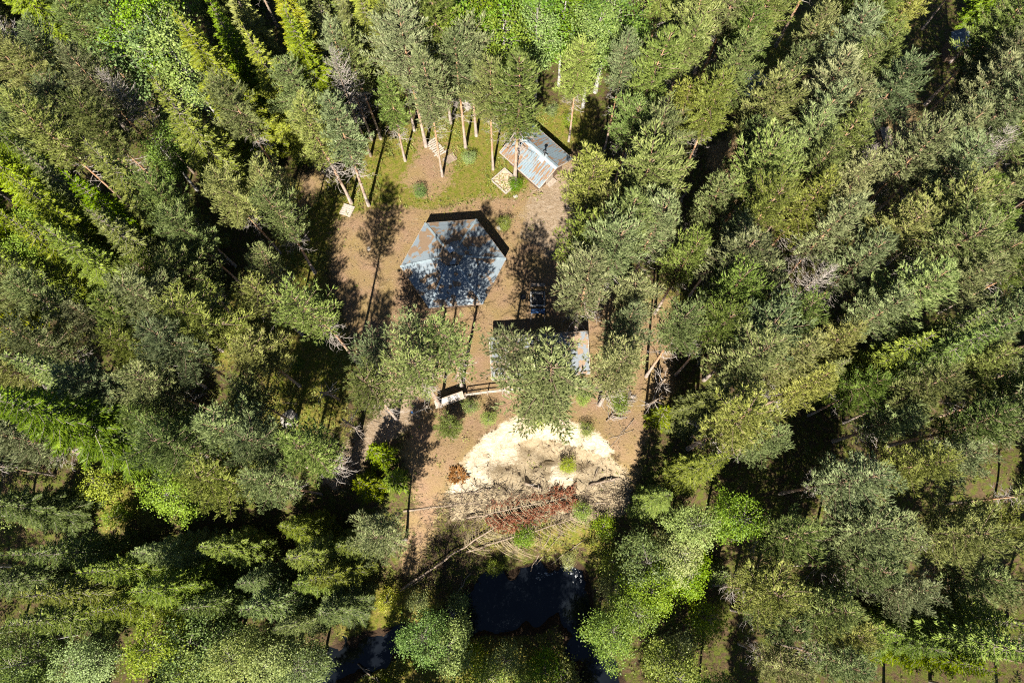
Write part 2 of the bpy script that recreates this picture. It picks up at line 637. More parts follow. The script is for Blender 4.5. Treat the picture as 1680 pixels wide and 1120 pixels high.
Z_BARE = [poly([(548, 362), (600, 345), (660, 335), (700, 345), (790, 322), (850, 322), (905, 262), (950, 238), (985, 290), (960, 400),
                (960, 490), (1105, 490), (1105, 640), (1060, 720), (1040, 800), (1010, 745), (900, 690), (790, 720), (735, 810), (655, 965),
                (640, 930), (672, 820), (668, 700), (625, 640), (575, 560), (540, 440)]),
          poly([(690, 230), (745, 245), (740, 300), (700, 330), (660, 300)]),
          poly([(1160, 240), (1270, 200), (1300, 300), (1230, 430), (1180, 440)]),
          poly([(1420, 110), (1500, 170), (1500, 250), (1470, 290), (1410, 270)]),
          poly([(495, 285), (540, 280), (515, 330), (490, 350)])]
Z_GRASS = [poly([(470, 300), (560, 285), (610, 225), (700, 200), (780, 180), (880, 180), (970, 170), (980, 240), (860, 330), (700, 350),
                 (560, 360), (530, 470), (590, 560), (560, 700), (430, 720), (430, 560), (340, 620), (330, 500), (440, 420)]),
           poly([(1340, 0), (1420, 0), (1400, 60), (1320, 110), (1230, 130), (1230, 80)]),
           poly([(1050, 480), (1130, 480), (1130, 560), (1050, 560)]),
           poly([(990, 630), (1100, 620), (1100, 700), (1010, 690)]),
           poly([(150, 730), (250, 760), (240, 860), (150, 860)]),
           poly([(690, 630), (780, 650), (790, 690), (740, 740), (690, 700)]), poly([(880, 670), (1010, 640), (1060, 660), (1000, 700), (920, 690)]),
           poly([(780, 850), (960, 830), (1010, 870), (1000, 930), (960, 900), (800, 900)], -4), poly([(560, 950), (700, 960), (780, 1060), (920, 1060), (940, 1130), (560, 1130)], -5)]
Z_PATH = [poly([(868, 325), (905, 285), (950, 262), (965, 300), (950, 345), (960, 400), (900, 425), (858, 385)]),
          poly([(660, 600), (690, 610), (690, 680), (600, 760), (545, 800), (520, 790), (600, 700), (640, 650)])]
Z_SLUMP = [poly([(735, 815), (752, 770), (775, 745), (800, 745), (870, 712), (990, 745), (1030, 790), (1040, 840), (960, 855), (740, 850)], -2)]
Z_SAND = [poly([(775, 742), (795, 715), (818, 702), (838, 690), (856, 680), (872, 677), (884, 688), (930, 692), (958, 702), (983, 716), (1008, 744),
                (990, 748), (960, 735), (925, 722), (880, 714), (850, 722), (825, 740), (806, 770), (775, 785), (766, 765)], -0.8),
          poly([(745, 790), (765, 770), (800, 775), (815, 800), (770, 812), (740, 812)], -2.5),
          poly([(905, 760), (945, 770), (935, 805), (900, 812)], -2.5),
          poly([(820, 738), (850, 735), (850, 760), (825, 765)], -2.5)]

gx = axis(-24, 26, 0.3, -420, 420)
gy = axis(-14, 42, 0.3, -420, 420)
GX, GY = np.meshgrid(gx, gy)
fx, fy = GX.ravel(), GY.ravel()
fz = gz(fx, fy)
nx, ny = len(gx), len(gy)
ii = (np.arange(ny - 1)[:, None] * nx + np.arange(nx - 1)[None, :]).ravel()
gme = mesh_np('ground', np.stack([fx, fy, fz], 1), np.stack([ii, ii + 1, ii + nx + 1, ii + nx], 1), 'ground', True)


def zone(polys, x, y, soft):
    v = np.full(np.shape(x), 0.0)
    for p in polys:
        v = np.maximum(v, smooth(sdf(x, y, p) / (2 * soft) + 0.5))
    return v


for nm, pl, sf in (('bare', Z_BARE, 2.0), ('grass', Z_GRASS, 2.5), ('path', Z_PATH, 1.8), ('slump', Z_SLUMP, 0.9), ('sand', Z_SAND, 0.55)):
    a = gme.attributes.new(nm, 'FLOAT', 'POINT')
    a.data.foreach_set('value', zone(pl, fx, fy, sf).astype(np.float32))
a = gme.attributes.new('mud', 'FLOAT', 'POINT')
a.data.foreach_set('value', smooth((river_mask(fx, fy) + 1.0) / 1.0).astype(np.float32))
ground = tag(obj('ground', gme), kind='structure')

w = MB()
w.add([(-60, -60, 0), (60, -60, 0), (60, 2, 0), (-60, 2, 0)], [(0, 1, 2, 3)])
tag(w.build('river', 'water', loc=(0, 0, WATER_Z)), kind='structure')

# ------------------------------------------------------------------ hut with a gable roof of boards
def rot_y(a):
    return Matrix.Rotation(a, 3, 'Y')


def build_hut():
    L, W, ze, zr = 5.4, 4.5, 1.95, 3.0
    root = thing('hut', 'small hut with grey gable board roof streaked with orange needles and a stove pipe', 'hut', (2.33, 36.1, g1(2.3, 36.1)), math.radians(-45.6))
    wl_, ww = L - 1.3, W - 1.3
    t = 0.12
    for sy in (-1, 1):
        MB().box(0, sy * ww / 2, ze / 2, wl_, t, ze).build('wall', 'brownwood', root)
    for sx in (-1, 1):
        m = MB()
        hw = ww / 2 - t / 2 - 0.003
        zt = ze + (zr - ze) * 0.78
        vs = [(-hw, 0), (hw, 0), (hw, ze), (0, zt), (-hw, ze)]
        m.add([(sx * wl_ / 2 - t / 2, a, b) for a, b in vs] + [(sx * wl_ / 2 + t / 2, a, b) for a, b in vs],
              [(4, 3, 2, 1, 0), (5, 6, 7, 8, 9)] + [(i, (i + 1) % 5, (i + 1) % 5 + 5, i + 5) for i in range(5)])
        m.build('wall', 'brownwood', root)
    dr = MB().box(wl_ / 2 + 0.10, -0.2, 1.0, 0.06, 0.9, 1.9).build('door', 'wood', root)
    MB().box(wl_ / 2 + 0.16, 0.15, 1.0, 0.05, 0.04, 0.16).build('handle', 'darkmetal', dr)
    MB().box(wl_ / 2 + 0.4, -0.2, 0.09, 0.5, 1.0, 0.18).build('doorstep', 'wood', root)
    n = 24
    bw = L / n
    sl = math.hypot(W / 2, zr - ze)
    ang = math.atan2(zr - ze, W / 2)
    for s in (-1, 1):
        me = None
        for i in range(n):
            dz = 0.012 if i % 2 else 0.0
            m = MB()
            rr = Matrix.Rotation(-s * ang, 3, 'X')
            cy = s * W / 4
            m.box(0, 0, 0, bw - 0.018, sl, 0.035, rr)
            o = m.build('roof_board', 'hutroof', root, (-L / 2 + bw * (i + .5), cy, (ze + zr) / 2 + dz + random.uniform(-.004, .004)))
        # light eave trim
        MB().box(0, s * (W / 2 + 0.02), ze - 0.05, L + 0.06, 0.05, 0.12).build('fascia', 'palewood', root)
    for sx in (-1, 1):
        m = MB()
        for s in (-1, 1):
            m.beam((sx * (L / 2 + 0.03), s * W / 2, ze - 0.02), (sx * (L / 2 + 0.03), s * 0.02, zr - 0.02), 0.05, 0.13)
        m.build('bargeboard', 'palewood', root)
    m = MB()
    for s in (-1, 1):
        m.box(0, s * 0.13, zr + 0.005, L + 0.04, 0.28, 0.025, Matrix.Rotation(-s * ang, 3, 'X'))
    m.build('ridge_cap', 'sheet', root).data.materials[0] = M['ridgecap']
    px = 1.05
    m = MB()
    m.box(px, -0.30, zr - 0.05, 0.62, 0.62, 0.03, Matrix.Rotation(ang, 3, 'X'))
    m.box(px, 0.02, zr + 0.10, 0.42, 0.42, 0.16)
    pl = m.build('flue_plate', 'sheet', root)
    MB().tube([(px, 0.02, zr + .1), (px, 0.02, zr + 0.95)], [0.075, 0.075], 10).build('flue_pipe', 'darkmetal', root)
    MB().tube([(px, 0.02, zr + 0.98), (px, 0.02, zr + 1.10)], [0.17, 0.03], 10).build('flue_cap', 'darkmetal', root)
    return root


M['ridgecap'] = simple('blue_grey_ridge_sheet', (0.22, 0.28, 0.31), (0.32, 0.38, 0.41), 4.0, 0.5, 0.2, bumps=0)
build_hut()


# ------------------------------------------------------------------ six-sided fire hut
def build_kota():
    R, ze, zr = 4.85, 1.95, 3.55
    root = thing('fire_hut', 'large six-sided fire hut, blue-grey felt roof dappled with tree shadow and needles', 'fire hut', (-5.4, 24.9, g1(-5.4, 24.9)), math.radians(4.5))

    def hexp(r, z, k):
        a = k * math.pi / 3
        return (r * math.cos(a), r * math.sin(a), z)
    Rw = R - 0.65
    for k in range(6):
        m = MB()
        a0, a1 = hexp(Rw, 0, k), hexp(Rw, 0, k + 1)
        m.beam((a0[0], a0[1], ze / 2), (a1[0], a1[1], ze / 2), 0.14, ze - .02)
        m.build('wall', 'brownwood', root)
    rt = 0.95
    zt = ze + (zr - ze) * (1 - rt / R)
    for k in range(6):
        N = 8
        m = MB()
        for i in range(N):       # felt courses, each lapping 12 mm over the one below
            f0, f1 = i / N, (i + 1) / N
            r0, r1 = R + (rt - R) * f0, R + (rt - R) * f1
            z0, z1 = ze + (zt - ze) * f0 + 0.014, ze + (zt - ze) * f1
            p = [hexp(r0, z0, k), hexp(r0, z0, k + 1), hexp(r1, z1, k + 1), hexp(r1, z1, k)]
            q = [(a, b, c_ - 0.05) for a, b, c_ in p]
            m.add(p + q, [(0, 1, 2, 3), (7, 6, 5, 4), (0, 4, 5, 1), (1, 5, 6, 2), (2, 6, 7, 3), (3, 7, 4, 0)])
        m.build('roof_panel', 'kotaroof', root)
        MB().beam(hexp(R + 0.02, ze + 0.012, k), hexp(rt, zt + 0.02, k), 0.2, 0.035).build('hip_strip', 'ridgecap', root)
        MB().beam(hexp(R + 0.015, ze - 0.07, k), hexp(R + 0.015, ze - 0.07, k + 1), 0.04, 0.14).build('fascia', 'wood', root)
    for k in range(6):
        MB().beam(hexp(0.82, zt, k), hexp(0.82, zt + 0.62, k), 0.07, 0.07).build('smoke_hood_post', 'brownwood', root)
    m = MB()
    zc = zt + 0.62
    top = [hexp(1.15, zc, k) for k in range(6)]
    m.add(top + [(0, 0, zc + 0.42)] + [(a, b, c_ - .05) for a, b, c_ in top] + [(0, 0, zc + 0.34)],
          [(k, (k + 1) % 6, 6) for k in range(6)] + [((k + 1) % 6 + 7, k + 7, 13) for k in range(6)] + [(k, k + 7, (k + 1) % 6 + 7, (k + 1) % 6) for k in range(6)])
    m.build('smoke_hood', 'kotaroof', root)
    fl = MB().tube([(0, 0, zc + .2), (0, 0, zc + .95)], [.14, .14], 10).build('flue_pipe', 'darkmetal', root)
    MB().box(0, 0, zc + 1.0, 0.5, 0.5, 0.05, Matrix.Rotation(0.55, 3, 'Z')).build('flue_cap', 'sheet', root)
    return root


build_kota()


# ------------------------------------------------------------------ lean-to shelter
def build_laavu():
    L, Dp, zf, zb = 8.7, 3.55, 2.25, 1.05
    root = thing('lean_to_shelter', 'long open lean-to shelter half hidden under pines, grey felt roof with needle litter', 'shelter', (2.45, 16.15, g1(2.45, 16.2)), math.radians(3.7))
    for i, x in enumerate((-4.1, -1.4, 1.4, 4.1)):
        MB().box(x, Dp / 2 - 0.25, (zf - .1) / 2, 0.14, 0.14, zf - .1).build('post', 'wood', root)
    MB().box(0, -Dp / 2 + 0.25, (zb - .05) / 2, L - 0.5, 0.12, zb - 0.05).build('back_wall', 'brownwood', root)
    for s in (-1, 1):
        m = MB()
        y0, y1 = -Dp / 2 + 0.32, Dp / 2 - 0.35
        x0, x1 = s * (L / 2 - 0.3) - .05, s * (L / 2 - 0.3) + .05
        vs = [(y0, 0), (y1, 0), (y1, zf - .18), (y0, zb - .02)]
        m.add([(x0, a, b) for a, b in vs] + [(x1, a, b) for a, b in vs], [(3, 2, 1, 0), (4, 5, 6, 7)] + [(i, (i + 1) % 4, (i + 1) % 4 + 4, i + 4) for i in range(4)])
        m.build('side_wall', 'brownwood', root)
    MB().box(0, -0.3, 0.2, L - .9, 2.2, 0.4).build('sleeping_platform', 'wood', root)
    ang = math.atan2(zf - zb, Dp)
    sl = math.hypot(zf - zb, Dp)
    n = 9
    for i in range(n):
        MB().box(0, 0, 0, L / n - 0.012, sl, 0.06, Matrix.Rotation(ang, 3, 'X')).build('roof_strip', 'laavuroof', root, (-L / 2 + L / n * (i + .5), 0, (zf + zb) / 2 + (0.012 if i % 2 else 0)))
    for s in (-1, 1):
        MB().beam((s * (L / 2 + 0.03), -Dp / 2, zb), (s * (L / 2 + 0.03), Dp / 2, zf), 0.05, 0.15).build('bargeboard', 'palewood', root)
    MB().box(0, Dp / 2 + 0.03, zf - .03, L, 0.04, 0.14).build('fascia', 'wood', root)
    MB().box(0, -Dp / 2 - 0.03, zb - .03, L, 0.04, 0.14).build('fascia', 'palewood', root)
    return root


build_laavu()


# ------------------------------------------------------------------ fireplace, benches, table
def build_bench(px, py, label, mat, L=1.35, dw=0.32, h=0.45, rz=0.0):
    x, y, z = atg(px, py)
    root = thing('bench', label, 'bench', (x, y, z), rz)
    for k in (-1, 1):
        MB().box(0, k * dw / 4, h, L, dw / 2 - 0.02, 0.05).build('seat_plank', mat, root)
    for s in (-1, 1):
        MB().box(s * (L / 2 - 0.15), 0, (h - 0.03) / 2, 0.1, dw - .04, h - 0.03).build('leg', 'wood', root)
    return root


build_bench(882, 470, 'short plank bench on the far side of the open fireplace', 'wood')
b = build_bench(882, 513, 'short plank bench with a blue cover, between fireplace and lean-to', 'bluesheet', 1.3, 0.45)
for s in (-1, 1):
    MB().beam((s * .6, -0.25, .42), (s * .64, -0.85, 0.05), 0.06, 0.06).build('brace', 'palewood', b)

fx0 = atg(882, 492)
root = thing('open_fireplace', 'square open fireplace with dark iron grill frame between the two benches', 'fireplace', fx0)
for k in range(4):
    a = k * math.pi / 2
    MB().box(0.62 * math.cos(a), 0.62 * math.sin(a), 0.14, 0.16 if k % 2 == 0 else 1.06, 1.42 if k % 2 == 0 else 0.16, 0.28).build('kerb', 'concrete', root)
MB().tube([(0, 0, 0.02), (0, 0, 0.14)], [0.53, 0.40], 12).build('ash_bed', 'ash', root)
m = MB()
for s in (-1, 1):
    for q in (-1, 1):
        m.beam((s * .55, q * .45, 0.28), (s * .55, q * .45, 0.95), 0.04, 0.04)
    m.beam((s * .55, -.5, 0.96), (s * .55, .5, 0.96), 0.05, 0.05)
    m.beam((-.6, s * .45, 1.0), (.6, s * .45, 1.0), 0.05, 0.05)
m.build('frame', 'darkmetal', root)
for i in range(9):
    MB().beam((-.48 + i * .12, -.42, 0.985), (-.48 + i * .12, .42, 0.985), 0.02, 0.02).build('grill_bar', 'darkmetal', root)

x, y, z = atg(858, 491)
root = thing('kettle_stand', 'small dark iron stand with round pan left of the open fireplace', 'stand', (x, y, z))
MB().tube([(0, 0, .55), (0, 0, .62)], [.24, .28], 12).build('pan', 'darkmetal', root)
for k in range(3):
    a = k * 2.1
    MB().tube([(.1 * math.cos(a), .1 * math.sin(a), .56), (.3 * math.cos(a), .3 * math.sin(a), 0)], [.02, .02], 5).build('leg', 'darkmetal', root)


# ------------------------------------------------------------------ small wooden things in the clearing
def plank_set(name, label, cat, c, rz, n, L, wd, gap, mat, jitter=0.0, lift=0.0):
    root = thing(name, label, cat, c, rz)
    for i in range(n):
        MB().box(0, 0, 0, L * random.uniform(1 - jitter * .3, 1), wd, 0.05).build('plank', mat, root, (random.uniform(-jitter, jitter) * .3, (i - (n - 1) / 2) * (wd + gap), 0.14 + lift), (0, 0, random.uniform(-jitter, jitter) * 0.25))
    for s in (-1, 1):
        MB().box(s * L * 0.36, 0, 0.057, 0.1, n * (wd + gap), 0.11).build('bearer', 'wood', root)
    return root


plank_set('pallet', 'pale grey plank pallet on the ground at the foot of two leaning pines', 'pallet', atg(570, 346), math.radians(-20), 6, 1.15, 0.17, 0.03, 'palewood')
plank_set('plank_pile', 'row of loose planks lying under the pines left of the hut', 'planks', atg(716, 243), math.radians(35), 9, 1.25, 0.13, 0.10, 'palewood', 0.5)
plank_set('duckboard', 'small brown duckboard beside the base of a pine, next to loose planks', 'duckboard', atg(738, 262), math.radians(35), 6, 1.3, 0.12, 0.02, 'log', 0.15)

c0 = atg(829, 298)
root = thing('timber_bed', 'square timber-edged bed of soil in front of the hut', 'raised bed', c0, math.radians(-45))
for k in range(4):
    a = k * math.pi / 2
    MB().box(1.02 * math.cos(a), 0.92 * math.sin(a), 0.12, 0.09 if k % 2 == 0 else 1.93, 1.9 if k % 2 == 0 else 0.09, 0.24).build('edge_board', 'palewood', root)
sb = MB()
N = 10
sv = [(-.95 + 1.9 * i / N, -.85 + 1.7 * j / N, 0.1 + random.uniform(-.03, .05)) for j in range(N + 1) for i in range(N + 1)]
sb.add(sv, [(j * (N + 1) + i, j * (N + 1) + i + 1, (j + 1) * (N + 1) + i + 1, (j + 1) * (N + 1) + i) for j in range(N) for i in range(N)])
sb.build('soil', 'soilbox', root)


# railing along the edge
def rail_run(label, pix, h=1.0, post_every=1.6, rails=(0.55, 0.98)):
    P = [Vector(atg(a, b_)) for a, b_ in pix]
    root = thing('railing', label, 'railing', tuple(P[0]))
    o0 = P[0]
    pts = []
    for a, b_ in zip(P[:-1], P[1:]):
        n = max(1, round((b_ - a).length / post_every))
        for i in range(n):
            pts.append(a.lerp(b_, i / n))
    pts.append(P[-1])
    for p in pts:
        q = p - o0
        MB().tube([(q.x, q.y, q.z - .2), (q.x, q.y, q.z + h + .03)], [.055, .05], 7).build('post', 'wood', root)
    for hh in rails:
        for a, b_ in zip(pts[:-1], pts[1:]):
            a_, c_ = a - o0, b_ - o0
            MB().tube([(a_.x, a_.y + 0.07, a_.z + hh), (c_.x, c_.y + 0.07, c_.z + hh)], [.05, .045], 6).build('rail', 'palewood', root)
    return root


rail_run('weathered pole railing along the bank edge in front of the lean-to', [(764, 652), (800, 647), (850, 642), (910, 643), (970, 638)])

# long slanted display board with a solid front
a, b_ = Vector(atg(716, 668)), Vector(atg(762, 652))
ctr = (a + b_) / 2
root = thing('display_board', 'long slanted grey board on posts at the bank edge, left end of the railing', 'display board', tuple(ctr), math.atan2(b_.y - a.y, b_.x - a.x))
LB = (b_ - a).length
MB().box(0, 0, 0, LB, 0.62, 0.06, Matrix.Rotation(math.radians(25), 3, 'X')).build('board', 'wood', root, (0, 0.1, 1.02))
MB().box(0, 0, 0, LB * .8, 0.4, 0.02, Matrix.Rotation(math.radians(25), 3, 'X')).build('panel', 'concrete', root, (-.1, 0.09, 1.068))
MB().box(0, -0.24, 0.86, LB + .1, 0.06, 0.16).build('front_edge', 'palewood', root)
MB().box(0, 0.3, 0.55, LB - .1, 0.05, 1.0).build('back_panel', 'brownwood', root)
for s in (-1, 0, 1):
    MB().box(s * (LB / 2 - .12), 0.2, 0.45, 0.12, 0.12, 0.95).build('post', 'wood', root)

a, b_ = Vector(atg(679, 681)), Vector(atg(703, 671))
ctr = (a + b_) / 2
root = thing('barrier', 'low pale plank barrier with blue topped post beside the dark path', 'barrier', tuple(ctr), math.atan2(b_.y - a.y, b_.x - a.x))
LB = (b_ - a).length
MB().box(0, 0, 0.75, LB, 0.05, 0.28).build('plank', 'palewood', root)
for s in (-1, 1):
    p = MB().box(s * LB / 2, 0.09, 0.45, 0.11, 0.11, 1.0).build('post', 'wood', root)
    if s < 0:
        MB().box(s * LB / 2, 0.09, 0.99, 0.17, 0.17, 0.07).build('cap', 'bluecap', p)

# small sheds under the trees on the right
def small_shed(label, px, py, L, W, ze, zr, rz, mat):
    x, y, z = atg(px, py, 0)
    root = thing('shed', label, 'shed', (x, y, z), rz)
    for s in (-1, 1):
        MB().box(0, s * (W / 2 - .25), ze / 2, L - .4, 0.1, ze).build('wall', 'brownwood', root)
        m = MB()
        hw = W / 2 - 0.303
        vs = [(-hw, 0), (hw, 0), (hw, ze), (0, zr - .12), (-hw, ze)]
        m.add([(s * (L / 2 - .25) - .05, a, b) for a, b in vs] + [(s * (L / 2 - .25) + .05, a, b) for a, b in vs],
              [(4, 3, 2, 1, 0), (5, 6, 7, 8, 9)] + [(i, (i + 1) % 5, (i + 1) % 5 + 5, i + 5) for i in range(5)])
        m.build('wall', 'brownwood', root)
    ang = math.atan2(zr - ze, W / 2)
    sl = math.hypot(zr - ze, W / 2)
    for s in (-1, 1):
        MB().box(0, s * W / 4, (ze + zr) / 2, L, sl, 0.06, Matrix.Rotation(-s * ang, 3, 'X')).build('roof_slope', mat, root)
        m = MB()
        for q in (-1, 1):
            m.beam((s * (L / 2 + .03), q * W / 2, ze - .02), (s * (L / 2 + .03), q * 0.02, zr - .01), 0.05, 0.12)
        m.build('bargeboard', 'palewood', root)
    MB().box(0, 0, zr + .03, L, 0.16, 0.04).build('ridge_cap', 'palewood', root)
    MB().box(L / 2 - .17, 0, .95, 0.05, .75, 1.8).build('door', 'wood', root)
    return root


M['shedroof'] = simple('dark_blue_roof', (0.05, 0.08, 0.12), (0.09, 0.13, 0.18), 4.0, 0.6)
small_shed('narrow outhouse with dark blue roof and pale bargeboards in the shady gap at top right', 1557, 92, 2.1, 1.9, 2.1, 2.8, math.radians(85), 'shedroof')
small_shed('dark roofed shed glimpsed between pine crowns right of the hut', 1212, 150, 3.6, 3.2, 2.0, 2.9, math.radians(-40), 'shedroof')
a, b_ = atg(1436, 110), atg(1474, 238)
root = thing('boardwalk', 'grey boardwalk lying in the dark gap among the right hand pines', 'boardwalk', atg(1455, 229), math.atan2(b_[1] - a[1], b_[0] - a[0]))
for i in range(12):
    MB().box(-1.25 + i * .23, 0, 0.12, 0.2, 0.95, 0.05).build('plank', 'wood', root)
for s in (-1, 1):
    MB().box(0.02, s * .3, 0.045, 2.7, .1, .09).build('bearer', 'wood', root)

# pale boulder
def boulder(label, px, py, r, seed):
    rr = np.random.default_rng(seed)
    bpyv = []
    m = MB()
    n, k = 12, 7
    V = []
    for j in range(k):
        th = math.pi * j / (k - 1) * 0.62
        for i in range(n):
            a = 2 * math.pi * i / n
            q = r * (0.85 + 0.3 * rr.random())
            V.append((q * math.sin(th) * math.cos(a) * 1.1, q * math.sin(th) * math.sin(a) * .9, q * math.cos(th) * .6))
    m.add(V, [(j * n + i, (j + 1) * n + i, (j + 1) * n + (i + 1) % n, j * n + (i + 1) % n) for j in range(k - 1) for i in range(n)])
    x, y, z = atg(px, py)
    return tag(m.build('boulder', 'stone', None, (x, y, z - .1 * r), (0, 0, rr.random() * 6)), label, 'boulder')


boulder('pale angular boulder among the trunks left of the dark path', 475, 687, 0.85, 1)
boulder('small pale stone by the corner of the timber-edged bed', 846, 322, 0.22, 2)
boulder('small round stone right behind the six-sided hut', 819, 374, 0.25, 3)
boulder('small pale stone in the open needle litter left of the six-sided hut', 605, 408, 0.2, 4)


# ------------------------------------------------------------------ trees
def trunk_mesh(name, h, r0, bend, r, mat, n=8, top=0.02):
    k = 12
    t = np.linspace(0, 1, k)
    ph = r.random() * 6.28
    off = bend * np.sin(t * math.pi * (0.8 + r.random())) * t
    P = np.stack([off * math.cos(ph), off * math.sin(ph), t * h - 0.25 * (t == 0)], 1)
    R = r0 * (1 - t) ** 0.9 + top * 0.6 + 0.3 * r0 * np.exp(-t * 30)
    V, Q = tube_np(P, R, n)
    return mesh_np(name, V, Q, mat, True), (lambda z: np.array([np.interp(z / h, t, P[:, 0]), np.interp(z / h, t, P[:, 1]), z]))


def pine_proto(seed, h=17.0, cb=0.56, rmax=2.0, top_round=0.55, density=1.0, dead_top=False):
    r = np.random.default_rng(seed)
    tm, ax = trunk_mesh('trunk', h, 0.115 + 0.04 * r.random(), 0.5 * r.random(), r, 'pinebark')
    limbs, crown, dead = Acc(), Acc(), Acc()
    TP, TD = [], []
    zb = cb * h
    z = zb
    ga = r.random() * 6.28
    side = r.random() * 6.28
    while z < h - 0.15:
        t = (z - zb) / (h - zb)
        prof = (1 - t ** 2.2) ** top_round * (0.62 + 0.38 * min(1, t * 3.5)) + 0.06
        nb = 4 if t < 0.85 else 3
        for k in range(nb):
            ga += 2.4 + 0.5 * (r.random() - .5)
            if r.random() < 0.10:
                continue
            bl = 1.06 * rmax * prof * (0.55 + 0.6 * r.random()) * (1 + 0.18 * math.cos(ga - side))
            el = math.radians(-4 + 52 * t ** 1.3 + 18 * (r.random() - .5))
            n = 5
            s = np.linspace(0, 1, n)
            hor = bl * s * math.cos(el)
            ver = bl * (math.sin(el) * s + 0.22 * s ** 2)
            az = ga + 0.35 * (r.random() - .5) * s
            base = ax(z + 0.2 * (r.random() - .5))
            P = np.stack([base[0] + hor * np.cos(az), base[1] + hor * np.sin(az), base[2] + ver], 1)
            limbs.tube(P, np.linspace(0.022 + 0.010 * bl, 0.008, n), 3)
            tdir = unit(P[-1] - P[-2])
            nt_ = max(5, int(bl * 8.5 * density))
            for q in range(nt_):
                u = 0.12 + 0.88 * (q + r.random()) / nt_
                p = np.array([np.interp(u, s, P[:, i]) for i in range(3)])
                sd = 1 if q % 2 else -1
                lat = np.array([-math.sin(ga), math.cos(ga), 0.0]) * sd
                tl = (0.20 + 0.5 * (1 - u) * bl * 0.55) * (0.6 + 0.7 * r.random())
                dv = unit(tdir * (0.5 + .4 * r.random()) + lat * (0.9 + .2 * r.random()) * (1.1 - 0.5 * u) + np.array([0, 0, 0.35 * (r.random() - 0.15)]))
                ns = max(3, int(tl / 0.095))
                for w_ in range(ns):
                    f = (w_ + 0.6) / ns
                    pp = p + dv * tl * f + r.normal(0, 0.025, 3)
                    dd = unit(dv + np.array([0, 0, 0.4]) + r.normal(0, 0.30, 3))
                    TP.append(pp)
                    TD.append(dd)
            TP.append(P[-1])
            TD.append(tdir + np.array([0, 0, .3]))
        z += (h - zb) / (17 + 5 * r.random())
    TP, TD = np.array(TP), np.array(TD)
    n = len(TP)
    tufts(crown, TP, TD, 0.21 + 0.15 * r.random(n), 0.030 + 0.018 * r.random(n), 2, 5, r, 0.6)
    for k in range(int(26 + 14 * r.random())):
        zz = zb * (0.55 + 0.5 * r.random() ** 0.6)
        a = r.random() * 6.28
        L = 0.5 + 1.2 * r.random()
        b0 = ax(zz)
        s = np.linspace(0, 1, 4)
        P = np.stack([b0[0] + L * s * np.cos(a + .3 * s), b0[1] + L * s * np.sin(a + .3 * s), b0[2] + L * (0.1 * s - 0.3 * s * s * (r.random() - .3))], 1)
        dead.tube(P, [0.028, 0.02, 0.015, 0.007], 3)
        for q in range(5):
            u = 0.3 + .65 * r.random()
            p = np.array([np.interp(u, s, P[:, i]) for i in range(3)])
            aa = a + (1 if r.random() < .5 else -1) * (0.5 + .5 * r.random())
            l2 = 0.2 + 0.35 * r.random()
            dead.tube([p, p + l2 * .5 * np.array([math.cos(aa), math.sin(aa), .1]), p + l2 * np.array([math.cos(aa + .3), math.sin(aa + .3), -.1])], [0.014, 0.01, 0.005], 3)
    if dead_top:
        for p, dv in zip(TP[::2], unit(TD[::2])):
            limbs.tube([p - .1 * dv, p + .22 * dv], [.016, .007], 3)
        return dict(h=h, parts=[('trunk', trunk_mesh('trunk', h, 0.13, 0.3, r, 'log')[0]), ('limbs', limbs.mesh('limbs', 'twig')), ('dead_branches', dead.mesh('dead_branches', 'twig'))])
    return dict(h=h, parts=[('trunk', tm), ('limbs', limbs.mesh('limbs', 'limb')), ('crown', crown.mesh('crown', 'pine')), ('dead_branches', dead.mesh('dead_branches', 'twig'))])


